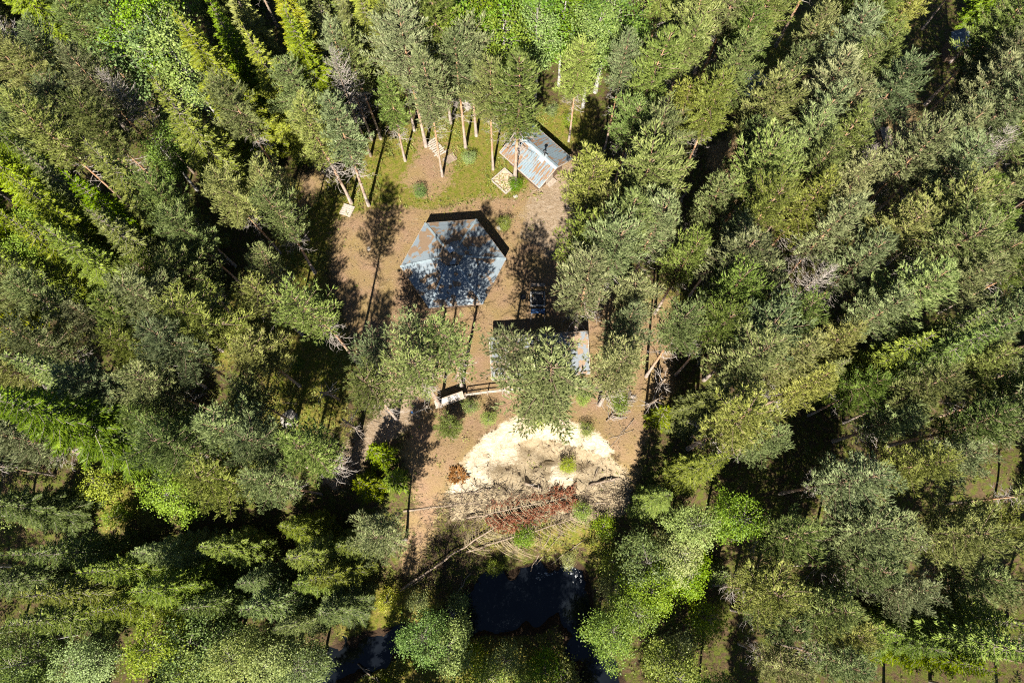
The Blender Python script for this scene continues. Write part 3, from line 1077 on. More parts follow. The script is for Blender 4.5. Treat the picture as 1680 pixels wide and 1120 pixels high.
def spruce_proto(seed, h=19.0, rmax=2.3, cb=0.06, droop=0.35, sparse=1.0):
    rmax *= 1.15
    r = np.random.default_rng(seed)
    tm, ax = trunk_mesh('trunk', h, 0.17, 0.15 * r.random(), r, 'sprucebark')
    limbs, crown = Acc(), Acc()
    TP, TD, TL = [], [], []
    z = cb * h
    ga = r.random() * 6
    zspan = h - z
    zb = z
    while z < h - 0.25:
        t = (z - zb) / zspan
        prof = (1 - t) ** 0.82 * (0.8 + 0.2 * min(1, t * 5)) + 0.02
        for k in range(7 if t < 0.9 else 4):
            ga += 0.9 + 0.4 * (r.random() - .5)
            if r.random() < 0.12:
                continue
            bl = max(0.22, rmax * prof * (0.72 + 0.45 * r.random()))
            el = math.radians(-20 + 62 * t ** 1.6 + 14 * (r.random() - .5))
            n = 5
            s = np.linspace(0, 1, n)
            P0 = ax(z + .15 * (r.random() - .5))
            hor = bl * s * math.cos(el)
            ver = bl * (math.sin(el) * s - droop * (1 - t) * s + 0.75 * droop * (1 - t) * s ** 2.4)
            az = ga + 0.25 * (r.random() - .5) * s
            P = np.stack([P0[0] + hor * np.cos(az), P0[1] + hor * np.sin(az), P0[2] + ver], 1)
            limbs.tube(P, np.linspace(0.02 + 0.012 * bl, 0.008, n), 3)
            nt_ = max(3, int(bl * 12 * sparse))
            tip = unit(P[-1] - P[-2])
            for q in range(nt_):
                u = 0.18 + 0.82 * (q + .5 * r.random()) / nt_
                p = np.array([np.interp(u, s, P[:, i]) for i in range(3)])
                sd = 1 if q % 2 else -1
                lat = np.array([-math.sin(ga), math.cos(ga), 0.0]) * sd
                tl = (0.12 + 0.42 * bl * (1 - u) ** 0.8 * (0.5 + 0.5 * min(1, u * 3))) * (0.7 + .5 * r.random())
                dv = unit(tip * (0.75 + 0.4 * u) + lat * 0.85 + np.array([0, 0, -0.22 + .15 * r.random()]))
                ns = max(1, int(tl / 0.24))
                for w_ in range(ns):
                    TP.append(p + dv * tl * w_ / ns)
                    TD.append(dv + r.normal(0, 0.14, 3))
                    TL.append(max(0.16, tl / ns * 1.25))
            TP.append(P[-1])
            TD.append(tip)
            TL.append(0.22)
        z += 0.46 + 0.16 * r.random()
    TP.append(ax(h))
    TD.append(np.array([0, 0, 1.0]))
    TL.append(0.5)
    TP, TD, TL = np.array(TP), np.array(TD), np.array(TL)
    tufts(crown, TP, TD, TL, 0.046 + 0.022 * r.random(len(TP)), 2, 3, r, 0.5)
    return dict(h=h, parts=[('trunk', tm), ('limbs', limbs.mesh('limbs', 'greylimb')), ('crown', crown.mesh('crown', 'spruce'))])


def birch_proto(seed, h=15.0, rmax=2.3, cb=0.38, nclump=95, leaf=0.085, mat='birch', bark='birchbark', per=75):
    r = np.random.default_rng(seed)
    tm, ax = trunk_mesh('trunk', h * .96, 0.10 + 0.004 * h, 0.6 * r.random(), r, bark)
    limbs, crown = Acc(), Acc()
    zb = cb * h
    LP, LN = [], []
    for k in range(nclump):
        t = r.random() ** 0.8
        z = zb + t * (h - zb) * 0.93
        prof = math.sin(math.pi * min(1, 0.16 + 0.84 * (1 - t))) ** 0.7 if t > 0.4 else (0.55 + 0.45 * t / 0.4)
        a = r.random() * 6.28
        rad = rmax * prof * math.sqrt(0.12 + 0.88 * r.random()) * (1 + 0.22 * math.sin(3 * a + seed) + .1 * math.sin(5 * a + 2 * seed))
        b0 = ax(max(zb * .8, z - rad * 0.9))
        e = np.array([b0[0] + rad * math.cos(a), b0[1] + rad * math.sin(a), z])
        mid = (b0 + e) / 2 + np.array([0, 0, 0.12 * rad])
        limbs.tube([b0, mid, e], [0.03, 0.02, 0.008], 3)
        n = int(per * (0.5 + r.random()))
        sg = 0.27 + 0.14 * r.random()
        LP.append(e + r.normal(0, 1, (n, 3)) * np.array([sg, sg, sg * 0.6]))
    LP = np.concatenate(LP)
    n = len(LP)
    N = unit(r.normal(0, 0.55, (n, 3)) + np.array([0, 0, 0.75]) + 0.25 * unit(LP * np.array([1, 1, 0])))
    A, B = frames(N)
    ph = (r.random(n) * 6.28)[:, None]
    X = np.cos(ph) * A + np.sin(ph) * B
    Y = -np.sin(ph) * A + np.cos(ph) * B
    s = (leaf * (0.7 + 0.6 * r.random(n)))[:, None]
    V = np.stack([LP - s * X, LP + .62 * s * Y, LP + s * X, LP - .62 * s * Y], 1).reshape(-1, 3)
    i = np.arange(n)[:, None] * 4
    crown.add(V, np.concatenate([i + np.array([[0, 1, 2]]), i + np.array([[0, 2, 3]])]))
    return dict(h=h, parts=[('trunk', tm), ('limbs', limbs.mesh('limbs', 'greylimb')), ('crown', crown.mesh('crown', mat))])


PROTO = {
    'P': [pine_proto(11, 17, .55, 2.0), pine_proto(12, 17, .60, 2.2, .5), pine_proto(13, 16, .52, 1.8, .6), pine_proto(14, 18, .58, 2.3, .45),
          pine_proto(15, 15, .50, 1.7, .65), pine_proto(16, 17.5, .63, 2.1, .5), pine_proto(17, 16.5, .57, 2.4, .4, .9)],
    'S': [spruce_proto(21, 19, 2.3), spruce_proto(22, 18, 2.0, .08, .4), spruce_proto(23, 20, 2.6, .05, .3, .9), spruce_proto(24, 17, 1.9, .05, .45), spruce_proto(25, 19, 2.2, .1, .5, .8), spruce_proto(26, 21, 3.0, .08, .35, 1.0)],
    'p': [pine_proto(61, 17, .6, 1.95, .5, .6), pine_proto(62, 16.5, .62, 2.1, .5, .55), pine_proto(63, 17, .58, 1.8, .55, .6)],
    'D': [pine_proto(71, 15, .5, 1.7, .5, .5, True)],
    'B': [birch_proto(31, 15, 2.3), birch_proto(32, 14, 2.6, .3, 110), birch_proto(33, 16, 2.2, .42), birch_proto(34, 13, 2.4, .3, 100)],
    's': [spruce_proto(41, 6, 1.2, .03, .3), spruce_proto(42, 4.5, 1.0, .03, .25)],
    'b': [birch_proto(51, 5, 1.3, .12, 40, .08, 'birch', 'sprucebark', 55), birch_proto(52, 4, 1.2, .1, 36, .08, 'bush', 'sprucebark', 50)],
}

# crowns (pixel of the crown's middle for pines and broadleaved trees, of the tip for spruces)
CROWNS = """
D 1612 258 15;D 1405 278 13;D 12 62 15;D 562 128 15;D 212 160 15;D 1338 462 13;P 85 80;P 130 35;P 62 120;P 150 130;P 112 178;P 172 205;P 190 25;P 20 105;P 185 90;P 30 190;P 75 215;
B 250 50 18;B 285 85 17;B 236 92 17;B 232 228 11;B 265 245 10;
S 292 12;S 30 8;S 405 45;S 240 118;S 318 118;S 62 150;S -6 222;S 132 228;S 350 20;S 10 150;S 195 250;S 370 200;S 395 130;S 250 190;
P 392 180;P 335 70;
S 465 2;S 428 75;S 505 -15;S 590 -25;S 645 -22;S 420 150;S 450 150;S 545 10;S 440 215;S 720 -30;
P 640 48;P 520 90;P 488 150;P 575 105;P 490 195;P 770 90 15;P 460 250;P 600 60;
B 790 28 16;B 828 62 15;B 870 15 16;B 905 60 15;B 1000 22 15;B 750 20 15;B 930 10 15;B 975 60 14;
P 960 85;P 1030 85;P 1068 112;P 1140 35;P 1125 80;P 1192 25;P 1222 60;P 1205 110;P 1172 172;P 1118 180;P 1072 232;P 1036 205 14;P 1105 250;P 1225 235;P 1255 178;P 1258 12;P 1010 130;P 1160 90;
S 1045 15;S 1075 -10;
P 1292 15;P 1330 55;P 1395 70;P 1425 35;P 1485 15;P 1435 100;P 1300 115;P 1350 140;P 1402 132;P 1455 150;P 1385 185;P 1432 195;P 1292 165;P 1345 190;P 1275 215;P 1312 245;P 1372 232;P 1340 280;P 1400 262;
P 1645 60;P 1665 15;P 1625 115;P 1600 150;P 1655 125;P 1545 172;P 1595 195;P 1645 182;P 1572 225;P 1530 235;P 1660 240;P 1500 262;P 1612 255;P 1560 275;P 1690 80;P 1690 190;P 1640 -10;
S 0 282;S 25 262;S 98 282;S 45 365;S 30 405;S 145 335;S 170 300;S 242 312;S 290 280;S 75 320;S 205 340;S 120 385;S 0 340;S 230 385;S 280 330;S 160 390;
P 20 462;P 72 490;P 112 492;P 42 525;P 2 500;P 192 462;P 150 520 13;P 195 515;P 195 560;P 330 520;P 315 330;P 345 300;
p 440 430 12;p 432 485 13;P 400 330;P 395 270;
p 515 510;p 682 555;p 735 562;p 792 545;
P 965 300;P 988 350;P 962 400;P 970 455;P 1008 300;P 1055 300;P 1092 290;P 1020 365;P 1012 415;P 1078 372;P 1050 400;P 1112 395;P 1132 420;P 1172 330;P 1200 300;P 1240 290;P 1195 395;P 1215 425;P 1160 445;P 1062 462;P 1085 480;P 972 512;P 1002 525;P 1132 515;P 1115 550;P 1200 480;P 1225 505;P 1245 545;P 1255 460;P 1252 350;P 1180 540;
P 1292 305;P 1325 335;P 1275 365;P 1400 305;P 1445 320;P 1375 372;P 1350 405;P 1275 440;P 1340 482;P 1300 515;P 1552 350;P 1592 330;P 1645 320;P 1612 380;P 1562 402;P 1522 432;P 1500 470;P 1465 490;P 1435 515;P 1540 455;P 1430 550;P 1395 545;P 1365 560;P 1622 430;P 1665 390;P 1582 470;P 1690 330;P 1500 400;P 1420 430;P 1470 380;
S 1550 385;S 1660 440;S 1640 500;P 1640 525;P 1585 525;S 1540 545;S 1690 520;
P 222 575;P 282 570;P 322 590;P 262 632;P 332 640;P 380 660;P 255 690;P 302 682;P 292 732;P 250 722;P 335 742;P 372 718;P 402 765;P 425 735;P 352 788;P 445 788;P 305 770;
S -35 650 22;S 0 580;P 20 605;P 122 600;P 160 628;P 205 600 14;P 70 640;P 60 560;
P 478 762;P 512 740;P 452 715;P 410 620;
p 690 600;p 755 610;
P 1020 605;
S 1200 628 15;S 1200 745 16;S 1105 815 13;P 1212 690;P 1245 650;P 1180 575;P 1232 595;P 1255 720;P 1140 590;
P 1292 592;P 1282 642;P 1302 692;P 1330 620;P 1482 620;P 1522 642;P 1562 612;P 1602 602;P 1642 605;P 1665 645;P 1602 692;P 1645 722;P 1562 752;P 1502 762;P 1442 775;P 1402 785;P 1372 822;P 1482 805;P 1622 780;P 1552 702;P 1690 690;P 1470 690 13;P 1420 640 13;
S 1400 590 14;
S -8 905;S 118 935 18;S 22 985 18;S -10 1035 18;S 215 912 15;S 215 972 16;S 290 1000 16;S 325 900 14;S 385 955 14;S 130 1000;S 60 930 16;
B 272 1058 13;B 330 1050 12;B 392 1078 13;B 312 1092 12;B 50 1085 12;B 15 1062 12;B 140 1085 11;
S 460 862 13;S 470 908 17;S 505 938 17;S 545 895 13;S 395 1000 17;S 480 960 15;S 450 1040 14;S 520 1010 14;
B 442 1078 11;B 500 1090 11;B 700 1045 12;B 735 1062 9;
S 1070 838 10;B 1132 870 11;B 1165 862 12;B 1205 852 12;B 1055 922 11;B 1070 962 11;B 1040 1002 11;B 1002 1042 11;B 1022 1075 11;B 985 1010 9;B 1122 950 8;B 1110 905 10;
P 1292 880;P 1332 872;P 1402 862;P 1452 882;P 1422 932;P 1400 962;P 1482 962;P 1542 962;P 1602 952;P 1655 962;P 1502 902;P 1562 882;P 1622 862;P 1665 885;P 1282 1022;P 1322 1042;P 1372 1032;P 1350 985;P 1252 972;P 1300 1092;P 1382 1092;P 1240 880;P 1690 930;
S 1720 1085 20;S 1640 1110 17;S 1560 1070 16;S 1480 1040 14;S 1690 1020 18;
"""
# trees whose foot can be seen: kind, foot pixel, height
FEET = """
P 699 240 18;P 680 215 16;P 726 289 17;P 764 243 16;P 665 264 12.5;P 740 202 18;P 610 229 16;P 625 228 15;P 809 278 15.5;P 845 297 17.5;
B 767 178 16;P 605 337 16.5;P 577 334 16;P 507 394 14;P 517 447 15.5;P 460 415 15;P 405 474 15;P 387 437 16;P 394 526 14.5;P 365 575 17;P 355 536 15;
P 492 633 13;P 487 696 13;p 651 625 11.5;p 651 688 15;P 1060 617 16;P 933 232 14;B 877 180 15;P 991 250 16;P 992 598 15;P 667 884 15;P 1010 560 14;p 834 643 16.5;P 889 668 15;p 872 690 9
"""
FOOT_LABEL = {(699, 240): 'tall pine with pale trunk standing just above the loose planks', (680, 215): 'slim pine behind and left of the loose planks',
              (726, 289): 'tall orange trunked pine rooted beside the duckboard', (764, 243): 'pine with straight pale trunk midway between duckboard and hut',
              (665, 264): 'small slender pine on the grass, left of the loose planks', (740, 202): 'pine rooted behind the pine row above the duckboard',
              (610, 229): 'left one of two close pine trunks at the forest edge above the pallet', (625, 228): 'right one of two close pine trunks at the forest edge above the pallet',
              (809, 278): 'orange trunked pine rooted just left of the timber-edged bed', (845, 297): 'pine whose orange trunk crosses in front of the hut roof',
              (767, 178): 'pale stemmed birch behind the pines left of the hut', (605, 337): 'leaning pine with pale trunk at upper left corner of the bare clearing',
              (577, 334): 'pine rooted right beside the pale pallet', (507, 394): 'pine with short pale trunk on the left rim of the clearing',
              (517, 447): 'pine with long orange trunk on the left rim of the clearing', (460, 415): 'pine second row behind the left rim of the clearing',
              (405, 474): 'pine with long bare orange trunk and dead twigs left of the clearing', (387, 437): 'pine with bare red trunk above the long dead twigged trunk at left',
              (394, 526): 'pine with dark bare trunk ending in the mossy strip at left', (365, 575): 'pine with thick orange trunk slanting up left beside a black gap',
              (355, 536): 'thin pine between two slanting orange trunks at left', (492, 633): 'pine with trunk slanting over the bright moss at left',
              (487, 696): 'pine whose trunk crosses the pale angular boulder', (651, 625): 'short pine left of the brown strip below the six-sided hut',
              (651, 688): 'pine rooted on the dark path beside the blue topped barrier', (1060, 617): 'pine with pale fat trunk base right of the lean-to',
              (933, 232): 'pale barked pine rooted right behind the hut', (877, 180): 'white stemmed birch in the bushes directly behind the hut',
              (667, 884): 'pine on the bare slope whose thin straight shadow runs up to the blue topped post', (992, 598): 'dense pine at the right end of the lean-to roof', (1010, 560): 'pine above the right end of the lean-to, beside the brown path',
              (834, 643): 'pine rooted at the railing, its crown over the left half of the lean-to', (889, 668): 'big pine between railing and sand, its crown over the middle of the lean-to',
              (872, 690): 'short pine at the very top rim of the white sand', (991, 250): 'pine rooted in the shade right of the hut'}

KIND = {'P': ('pine_tree', 'pine'), 'p': ('pine_tree', 'pine'), 'S': ('spruce_tree', 'spruce'), 'B': ('birch_tree', 'birch'), 'D': ('dead_pine', 'dead tree'), 's': ('spruce_sapling', 'spruce sapling'), 'b': ('broadleaf_sapling', 'sapling')}
placed = []
first = {}


def plant(kind, x, y, h, r):
    protos = PROTO[kind]
    idx = int(r.integers(len(protos)))
    p = protos[idx]
    s = h / p['h']
    root = obj(KIND[kind][0], None, None, (x, y, g1(x, y)), (r.normal(0, .012), r.normal(0, .012), r.random() * 6.283))
    wsc = s * (0.82 + 0.36 * r.random())
    if kind in 'PpB' and s < 0.85:
        wsc = max(wsc, 0.85)
    root.scale = (wsc, wsc, s)
    for nm, me in p['parts']:
        c_ = obj(nm, me, root)
        if nm != 'trunk':
            c_['kind'] = 'stuff'
    root['category'] = KIND[kind][1]
    return root


tr = np.random.default_rng(99)
for e in FEET.replace('\n', '').split(';'):
    k, a, b_, h = e.split()
    px, py, h = float(a), float(b_), float(h)
    x, y, z = atg(px, py)
    o = plant(k, x, y, h, tr)
    o['label'] = FOOT_LABEL[(int(px), int(py))]
    o['group'] = 'trees round the clearing'
    if (int(px), int(py)) in ((889, 668), (834, 643)):
        o.scale = (o.scale[0] * 1.4, o.scale[1] * 1.4, o.scale[2])
    placed.append((x, y, k, h, o, None))  # has its own label

ORD_ = ['fifth', 'sixth', 'seventh', 'fourth', 'eighth', 'ninth', 'tenth', 'second', 'first', 'third']
HUTC, KOTAC = (2.33, 36.1), (-5.4, 24.9)
CLEAR = poly([(560, 350), (690, 330), (850, 330), (925, 250), (915, 400), (925, 500), (930, 560), (800, 560), (690, 560), (600, 545)])
STRIP = [(430, 270), (570, 270), (570, 480), (550, 700), (430, 720), (400, 580), (330, 580), (420, 400)]
drops = 0
for e in CROWNS.replace('\n', '').split(';'):
    q = e.split()
    if not q:
        continue
    k, px, py = q[0], float(q[1]), float(q[2])
    h = float(q[3]) if len(q) > 3 else {'P': 16.6, 'p': 16.6, 'S': 18.5, 'B': 13.5}[k] * (0.87 + 0.24 * tr.random())
    zc = {'P': 0.79, 'p': 0.79, 'D': 0.79, 'S': 1.0, 'B': 0.72}[k] * h
    x, y, z = at(px, py, zc)
    for _ in range(6):
        x, y, z = at(px, py, zc + g1(x, y))
    if k == 'S' and inside(*[np.array([v]) for v in pix(x, y, g1(x, y))], STRIP)[0]:
        drops += 1
        continue
    dmin = 1.7 if len(q) > 3 else 2.15
    if any((x - t[0]) ** 2 + (y - t[1]) ** 2 < dmin ** 2 for t in placed):
        drops += 1
        continue
    if math.hypot(x - KOTAC[0], y - KOTAC[1]) < 5.2 or math.hypot(x - HUTC[0], y - HUTC[1]) < 3.4 or abs(x - 2.45) < 4.7 and abs(y - 16.15) < 2.1:
        print('tree in building', e)
        drops += 1
        continue
    if float(inside(np.array([x]), np.array([y]), CLEAR)[0]):
        print('tree in water/clearing', e, round(x, 1), round(y, 1))
        drops += 1
        continue
    o = plant(k, x, y, h, tr)
    placed.append((x, y, k, h, o, (px, py)))
# the rest of the forest, wherever a crown would close the canopy
NOCROWN = [[(470, 300), (560, 285), (620, 225), (700, 200), (960, 175), (985, 300), (950, 480), (930, 560), (1105, 490), (1100, 640), (1075, 760), (1045, 860), (1000, 880),
            (985, 960), (965, 1120), (900, 1120), (760, 1000), (640, 970), (650, 850), (560, 830), (520, 800), (600, 640), (450, 660), (430, 560), (540, 450)],
           [(1455, 40), (1600, -40), (1640, 40), (1600, 110), (1500, 180), (1440, 250), (1400, 250), (1480, 150)],
           [(0, 730), (150, 765), (250, 790), (250, 860), (100, 875), (0, 880)],
           [(1140, 930), (1215, 870), (1260, 900), (1250, 960), (1190, 1110), (1100, 1110)],
           [(1330, -10), (1420, -10), (1390, 50), (1330, 90), (1230, 140), (1230, 90)]]


for i, (x, y, k, h) in enumerate([(-3.5, -17.5, 'P', 17), (1.5, -18.5, 'P', 17), (5.0, -16.5, 'S', 17), (-8.5, -19, 'S', 18), (11.5, -17.5, 'P', 17), (15.5, -15.5, 'P', 16), (19, -17.5, 'S', 18),
                                 (-22, -18, 'S', 18), (-29, -17.5, 'S', 18), (-15, -19.5, 'S', 18)]):
    o = plant(k, x, y, h, tr)
    o['label'] = f'{ORD_[i]} tree from the left standing below the picture edge, south of the river'
    o['group'] = 'trees below the picture edge'
    placed.append((x, y, k, h, o, None))
fr = np.random.default_rng(5)
fills = 0
NOFILL = [(420, 250), (640, 180), (700, 130), (980, 130), (1010, 300), (990, 480), (1105, 480), (1110, 640), (1090, 760), (1050, 1130), (600, 1130), (600, 880), (540, 760),
          (440, 700), (420, 560), (480, 450)]
for _ in range(9000):
    x, y = fr.uniform(-62, 62), fr.uniform(-16, 66)
    up = fr.random()
    if x < -8 and y > 18:
        k = 'S' if up < .6 else ('P' if up < .9 else 'B')
    elif x < -6 and y < 4:
        k = 'S' if up < .6 else 'B'
    elif abs(x - 6) < 12 and y < 4:
        k = 'B'
    else:
        k = 'P' if up < .9 else 'S'
    h = {'P': 15.5, 'S': 16.5, 'B': 11.0}[k] * (0.85 + 0.25 * fr.random())
    g = g1(x, y)
    cx, cy = pix(x, y, g + {'P': 0.79, 'S': 0.9, 'B': 0.72}[k] * h)
    bx, by = pix(x, y, g)
    if not (-30 < cx < 1710 and -40 < cy < 1150 or -40 < bx < 1720 and -40 < by < 1150):
        continue
    if any(inside(np.array([cx]), np.array([cy]), p)[0] for p in NOCROWN) or inside(np.array([cx]), np.array([cy + 60]), NOCROWN[0])[0]:
        continue
    mx_, my_ = (bx + cx) / 2, (by + cy) / 2
    if inside(np.array([bx]), np.array([by]), NOFILL)[0] or (k == 'S' and inside(np.array([mx_]), np.array([my_]), NOCROWN[0])[0]):
        continue
    if any((x - t[0]) ** 2 + (y - t[1]) ** 2 < (3.9 if 60 < bx < 1620 else 3.3) ** 2 for t in placed):
        continue
    if river_mask(np.array([x]), np.array([y]))[0] > 0 or inside(np.array([x]), np.array([y]), CLEAR)[0] or inside(np.array([x]), np.array([y]), CRATER)[0]:
        continue
    if abs(x - 2.45) < 4.9 and abs(y - 16.15) < 2.4 or math.hypot(x - HUTC[0], y - HUTC[1]) < 4:
        continue
    o = plant(k, x, y, h, fr)
    placed.append((x, y, k, h, o, (cx, cy) if -30 < cx < 1710 and -40 < cy < 1150 else (bx, by)))
    fills += 1
print('trees', len(placed), 'dropped', drops, 'filled', fills)

# labels for the forest trees: stand by stand, counted from the left
ORD = ['first', 'second', 'third', 'fourth', 'fifth', 'sixth', 'seventh', 'eighth', 'ninth', 'tenth', 'eleventh', 'twelfth', 'thirteenth', 'fourteenth', 'fifteenth',
       'sixteenth', 'seventeenth', 'eighteenth', 'nineteenth', 'twentieth']
ROWS = [(130, 'along the top edge'), (270, 'in the upper band'), (420, 'level with the six-sided hut'), (560, 'level with the fireplace'), (690, 'level with the railing'),
        (850, 'level with the sand slide'), (980, 'level with the river pool'), (9999, 'along the bottom edge')]
COLS = [(210, 'far left'), (420, 'left'), (640, 'near left'), (960, 'middle'), (1160, 'near right'), (1340, 'right'), (1520, 'farther right'), (9999, 'far right')]
cells = {}
for t in placed:
    if t[5] is None:
        continue
    rw = next(n for lim, n in ROWS if t[5][1] < lim)
    cl = next(n for lim, n in COLS if t[5][0] < lim)
    cells.setdefault((t[2].upper(), rw, cl), []).append(t)
LOOK = {'D': 'bare grey dead pine', 'P': 'grey-green pine', 'S': 'bright green pointed spruce', 'B': 'fresh green birch'}
GRP = {'D': 'dead pines of the forest', 'P': 'pines of the surrounding forest', 'S': 'spruces of the surrounding forest', 'B': 'birches of the surrounding forest'}
for (k, rw, cl), L_ in cells.items():
    L_.sort(key=lambda t: t[5][0])
    for i, t in enumerate(L_):
        if len(L_) == 1:
            lb = f'{LOOK[k]} {rw}, {cl} part, the only one there'
        elif i == len(L_) - 1 and len(L_) > 2:
            lb = f'rightmost {LOOK[k]} {rw}, {cl} part'
        else:
            lb = f'{ORD[min(i, 19)]} {LOOK[k]} from the left {rw}, {cl} part'
        t[4]['label'] = lb
        t[4]['group'] = GRP[k]


# ------------------------------------------------------------------ bushes and saplings that stand alone
BUSHES = [
    ('b', 846, 310, 1.5, 'round bright green bush at the foot of the pine in front of the hut', 'bush'),
    ('b', 704, 643, 1.5, 'bright yellow-green bush on bare ground above the long display board', 'bush'),
    ('P', 742, 712, 4.2, 'bushy young pine on the bank just below the long display board', 'pine'),
    ('b', 772, 672, 2.0, 'dark twiggy bush below the railing', 'bush'),
    ('b', 802, 690, 1.9, 'green bush on the left shoulder of the sand slide', 'bush'),
    ('b', 884, 690, 3.0, 'green bush hanging over the top edge of the white sand', 'bush'),
    ('b', 962, 705, 1.1, 'tiny green bush at the upper right rim of the sand slide', 'bush'),
    ('b', 930, 765, 1.4, 'low green clump growing in the slumped sand', 'bush'),
    ('b', 955, 655, 1.5, 'yellow-green bush under the railing right of the big pine', 'bush'),
    ('b', 1012, 665, 2.4, 'pale green broken bush right of the railing', 'bush'),
    ('b', 955, 838, 2.4, 'green bush at the right end of the fallen logs', 'bush'),
    ('b', 985, 865, 3.0, 'dark green bush at the upper right of the river pool', 'bush'),
    ('b', 860, 882, 2.4, 'leafy green bush on the upper bank of the river pool', 'bush'),
    ('b', 812, 930, 1.7, 'small bright bush at the left corner of the river pool', 'bush'),
    ('b', 930, 918, 1.5, 'small green sprig standing in the river pool', 'bush'),
    ('b', 755, 985, 2.6, 'dark bush on the left bank of the river pool', 'bush'),
    ('b', 690, 985, 2.6, 'shaded bush at the lower end of the long fallen trunk', 'bush'),
    ('b', 1000, 920, 3.5, 'tall green bush on the right bank of the river pool', 'bush'),
    ('b', 1000, 965, 4.0, 'shaded bush under the pale birches right of the pool', 'bush'),
    ('b', 905, 188, 1.7, 'bright bush behind the far corner of the hut', 'bush'),
    ('b', 872, 190, 1.5, 'bright low bush at the top corner of the hut roof', 'bush'),
    ('b', 930, 205, 1.6, 'bright bush between the hut and the pale barked pine', 'bush'),
    ('b', 655, 205, 2.2, 'bright bush between pine trunks above the grass, left of the planks', 'bush'),
    ('b', 770, 265, 1.3, 'low bush on the grass midway between planks and hut', 'bush'),
    ('b', 690, 318, 1.0, 'small dark green bush on the grass above the six-sided hut', 'bush'),
    ('b', 828, 372, 1.3, 'green bush in the shade at the right rear corner of the six-sided hut', 'bush'),
    ('b', 490, 600, 1.8, 'bright bush in the mossy strip among left trunk shadows', 'bush'),
    ('b', 530, 560, 1.6, 'bright low bush in the mossy strip, nearer the clearing', 'bush'),
    ('b', 190, 800, 4.0, 'yellow-green broad bush in the sunlit gap at lower left', 'bush'),
    ('b', 205, 850, 3.0, 'yellowish bush at the lower end of the sunlit gap at lower left', 'bush'),
    ('s', 632, 752, 6.0, 'small bright spruce beside the dark path', 'spruce'),
    ('s', 655, 790, 5.0, 'small spruce in shade left of the bare slope', 'spruce'),
    ('s', 615, 800, 6.5, 'young spruce lower left of the dark path', 'spruce'),
    ('s', 1075, 690, 5.0, 'young yellowish spruce right of the slide beside the dark track', 'spruce'),
    ('s', 1165, 940, 5.5, 'young spruce in the dark hollow right of the birches', 'spruce'),
    ('b', 1150, 1010, 4.5, 'dim leafy sapling in the dark hollow, right of the pale birches', 'sapling'),
    ('b', 1100, 1060, 4.5, 'dim leafy sapling low in the dark hollow', 'sapling'),
    ('b', 830, 1075, 4.5, 'dim green bush below the river pool', 'bush'),
    ('b', 890, 1090, 4.0, 'shaded bush right of the dim one below the river pool', 'bush'),
    ('b', 770, 1075, 4.0, 'shaded bush left of the dim one below the river pool', 'bush'),
    ('b', 925, 1110, 4.5, 'shaded bush at the bottom edge beside the narrow outflow', 'bush'),
    ('b', 800, 1110, 4.5, 'shaded bush at the bottom edge below the river pool', 'bush'),
    ('b', 860, 1120, 4.5, 'dark bush at the bottom edge, between two other shaded bushes', 'bush'),
    ('b', 640, 985, 3.0, 'bush at the bank of the small left pool', 'bush'),
]
br = np.random.default_rng(77)
for k, px, py, h, lab, cat in BUSHES:
    x, y, z = atg(px, py)
    o = plant(k, x, y, h, br)
    if k == 'b':
        o.name = 'bush'
        q = max(h / 4.5, 0.42)
        o.scale = (q * 1.15, q * 1.15, h / 4.5)
    elif k == 'P':
        o.scale = (0.55, 0.55, h / 17 * 1.3)
        o.location.z -= 2.2
    o['label'], o['category'], o['group'] = lab, cat, 'bushes and saplings near the clearing'


# ------------------------------------------------------------------ logs, snags and fallen trees
def log_mesh(P, r0, r1, n=7, wob=0.05, seed=0):
    rr = np.random.default_rng(seed)
    P = np.array(P, float)
    k = len(P)
    P = P + rr.normal(0, wob, P.shape) * np.array([1, 1, .3])
    return P, np.linspace(r0, r1, k) * (1 + .08 * rr.normal(0, 1, k))


def ground_line(p0, p1, n, lift):
    a = np.array([at(p0[0] + (p1[0] - p0[0]) * t, p0[1] + (p1[1] - p0[1]) * t, 0)[:2] for t in np.linspace(0, 1, n)])
    A, B = np.array(atg(*p0)), np.array(atg(*p1))
    XY = A[:2] + (B[:2] - A[:2]) * np.linspace(0, 1, n)[:, None]
    Z = np.maximum(gz(XY[:, 0], XY[:, 1]), WATER_Z)
    # a stiff log rests on the high points
    t = np.linspace(0, 1, n)
    co = np.polyfit(t, Z, 1)
    L_ = np.polyval(co, t)
    L_ = L_ + max(0, float(np.max(Z - L_))) * 0.6 + lift
    return np.column_stack([XY, L_])


